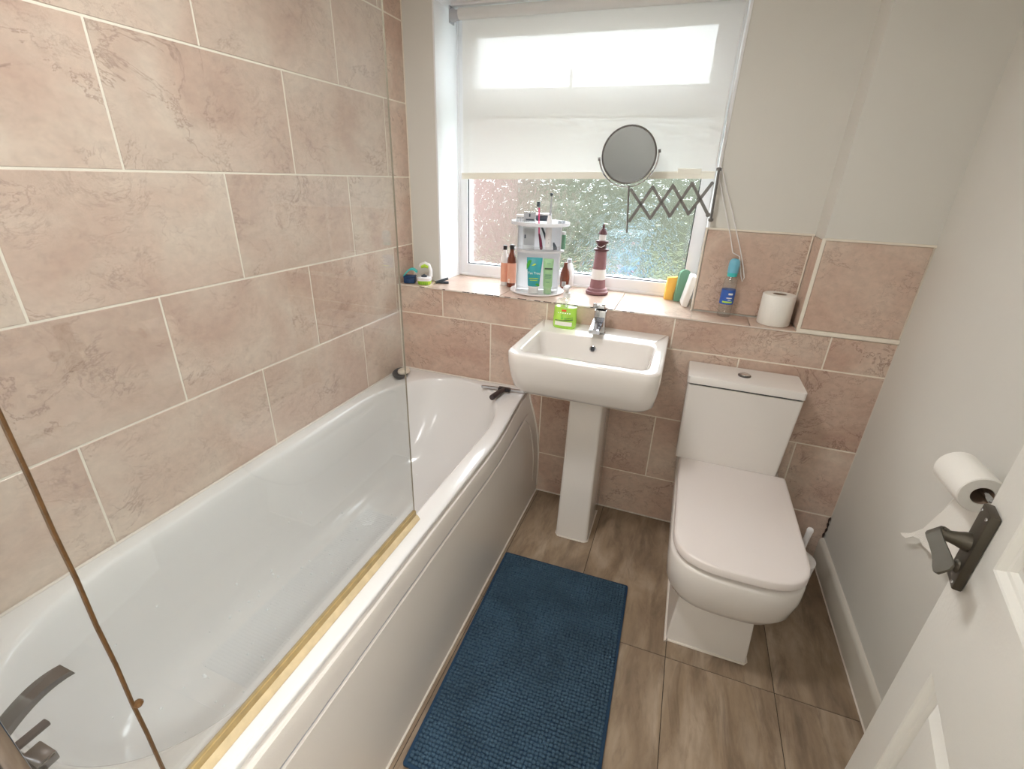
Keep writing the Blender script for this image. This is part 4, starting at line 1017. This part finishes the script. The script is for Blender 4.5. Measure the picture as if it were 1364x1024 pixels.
# spare toilet roll standing on the ledge
sx, sy = 1.556, .073
sr = thing('toilet_roll', (sx, sy, ZL), 'white spare toilet roll standing on the tiled ledge', 'toilet roll')
bm = B(); rings = []
for r, zz in ((.0225, .0015), (.053, .0015), (.055, .004), (.055, .107), (.053, .110), (.040, .1112), (.0235, .1108), (.0226, .100), (.0225, .0015)):
    rings.append([V((sx+r*math.cos(2*PI*k/40), sy+r*math.sin(2*PI*k/40), ZL+zz)) for k in range(40)])
loft(bm, rings, False, False); obj('roll', bm, 'paper', sr, ang=40)
bm = B(); loft(bm, [[V((sx+.0222*math.cos(2*PI*k/24), sy+.0222*math.sin(2*PI*k/24), ZL+zz)) for k in range(24)] for zz in (.002, .1095)], True, False); obj('core', bm, 'card_core', sr)
bm = B(); loft(bm, [[V((sx+.0556*math.cos(a), sy+.0556*math.sin(a), ZL+zz)) for a in (math.radians(-70), math.radians(-66))] for zz in (.004, .107)], False, False, closed=False); obj('loose_edge', bm, 'paper', sr)

# ------------------------------------------------------------------ left end of the ledge
b1 = thing('scrubbing_brush', (.042, .045, ZL), 'navy scrubbing brush with turquoise handle on the ledge corner', 'brush')
Tb = Matrix.Translation((.037, .044, ZL)) @ Matrix.Rotation(math.radians(20), 4, 'Z')
bm = B(); box(bm, -.025, .025, -.024, .024, .001, .026, .004, T=Tb); obj('bristles', bm, 'navy_plastic', b1)
bm = B(); box(bm, -.026, .026, -.025, .025, .025, .034, .004, T=Tb); obj('brush_block', bm, 'navy_plastic', b1)
bm = B(); rr = []
for k in range(9):
    t = k/8; rr.append([Tb @ V((-.028+.062*t, y, .024+.036*math.sin(PI*min(1, t*.75+.02))+h)) for y, h in ((-.012, 0), (.012, 0), (.012, .008), (-.012, .008))])
loft(bm, rr); obj('handle', bm, 'turquoise', b1, ang=40)
b2_ = thing('dish_brush', (.100, .055, ZL), 'white and lime green brush with soft grip beside the navy brush', 'brush')
Tb = Matrix.Translation((.106, .056, ZL)) @ Matrix.Rotation(math.radians(20), 4, 'Z')
bm = B(); loft(bm, [[Tb @ p for p in rrect(-.030+i, .030-i, -.032+i, .030-i, .018, .012, zz, 4)] for zz, i in ((.001, .003), (.004, .0015), (.018, .0))]); obj('bristles', bm, 'lime', b2_)
for k in range(9):
    pass
bm = B()
for k in range(8): box(bm, -.021+k*.0055, -.0195+k*.0055, -.0328, -.031, .003, .016, T=Tb)
obj('bristle_gaps', bm, 'leaf_green', b2_, ang=0)
bm = B(); loft(bm, [[Tb @ p for p in rrect(-.031+i, .031-i, -.033+i, .031-i, .019, .012, zz, 4)] for zz, i in ((.018, 0), (.030, .001), (.033, .005))]); obj('brush_block', bm, 'white_plastic', b2_)
bm = B(); tube(bm, [Tb @ V(q) for q in ((.026, .012, .030), (.026, .018, .060), (.018, .022, .082), (.0, .024, .088), (-.018, .024, .082), (-.024, .024, .072))], [.009, .0085, .008, .009, .008, .006], 10); obj('handle', bm, 'white_plastic', b2_, ang=60)
bm = B(); tube(bm, [Tb @ V(q) for q in ((.016, .014, .073), (.0, .015, .079), (-.016, .015, .073))], [.006, .008, .006], 10); obj('grip', bm, 'lime', b2_, ang=60)
bm = B(); tube(bm, [Tb @ V(q) for q in ((-.012, -.006, .034), (0, -.006, .036), (.012, -.006, .034))], [.006, .010, .006], 10); obj('soft_pad', bm, 'slate', b2_, ang=60)
cl_ = thing('hair_clip', (.165, .085, ZL), 'dark grey claw clip lying at the left corner of the sill', 'clip')
Tb = Matrix.Translation((.170, .105, ZL)) @ Matrix.Rotation(math.radians(30), 4, 'Z')
for nm, rz_, z_ in (('jaw', 18, .012), ('jaw', -4, .004)):
    bm = B(); box(bm, -.030, .030, -.010, .010, -.003, .006, .002, T=Tb @ Matrix.Translation((0, 0, z_)) @ Matrix.Rotation(math.radians(-rz_), 4, 'Y')); obj(nm, bm, 'slate', cl_)
bm = B(); lathe(bm, [(.005, -.010), (.005, .010)], Tb @ V((-.026, 0, .008)), 10, 'y'); obj('spring', bm, 'grey_metal', cl_)

# ------------------------------------------------------------------ on the bath rim
sdh = thing('soap_dish', (.050, -.105, R0), 'small dark oval soap dish in the back bath corner', 'soap dish')
bm = B(); rings = []
for r, zz in ((.6, .001), (.85, .004), (1, .014), (.97, .015), (.8, .008), (.3, .006)):
    rings.append([V((.050+.045*r*math.cos(2*PI*k/28)*.86-.02*r*math.sin(2*PI*k/28)*.9, -.105+.060*r*math.sin(2*PI*k/28), R0+zz)) for k in range(28)])
loft(bm, rings); obj('dish', bm, 'dark_dish', sdh, ang=50)
sb = thing('soap_bar', (.062, -.092, R0+.008), 'cream oval soap bar lying in the dark dish', 'soap')
bm = B(); rings = []
for r, zz in ((.7, .0065), (.95, .011), (1, .017), (.92, .024), (.6, .028)): rings.append([V((.060+.027*r*math.cos(2*PI*k/24), -.090+.034*r*math.sin(2*PI*k/24), R0+zz)) for k in range(24)])
loft(bm, rings); obj('bar', bm, 'soap', sb, ang=60)
sq = thing('squeegee', (.555, -.085, R0), 'black handled window squeegee resting on the bath end', 'squeegee')
bm = B(); bar(bm, (.457, -.088, R0+.012), (.657, -.060, R0+.010), .006, .010, (0, 0, 1)); obj('blade_holder', bm, 'chrome', sq, ang=0)
bm = B(); bar(bm, (.457, -.078, R0+.010), (.657, -.050, R0+.010), .012, .003, (0, 0, 1)); obj('blade', bm, 'black_plastic', sq, ang=0)
bm = B(); tube(bm, [(.562, -.076, R0+.014), (.560, -.100, R0+.015), (.556, -.125, R0+.016), (.549, -.170, R0+.016), (.546, -.186, R0+.016)], [.010, .009, .0125, .0125, .012], 14); h_ = obj('handle', bm, 'brown_plastic', sq, ang=50)
bm = B(); box(bm, .535, .59, -.092, -.068, R0+.006, R0+.022, .004); obj('clamp', bm, 'black_plastic', sq)

# unseen ceiling fitting, added to go with the fill light
lt = thing('added_ceiling_light', (.70, -1.10, 2.14), 'unseen round white ceiling fitting added for the fill light', 'lamp')
bm = B(); lathe(bm, [(.15, 2.2), (.15, 2.17), (.14, 2.165), (.135, 2.165)], (.70, -1.10, 0), 32); obj('base', bm, 'white_plastic', lt)
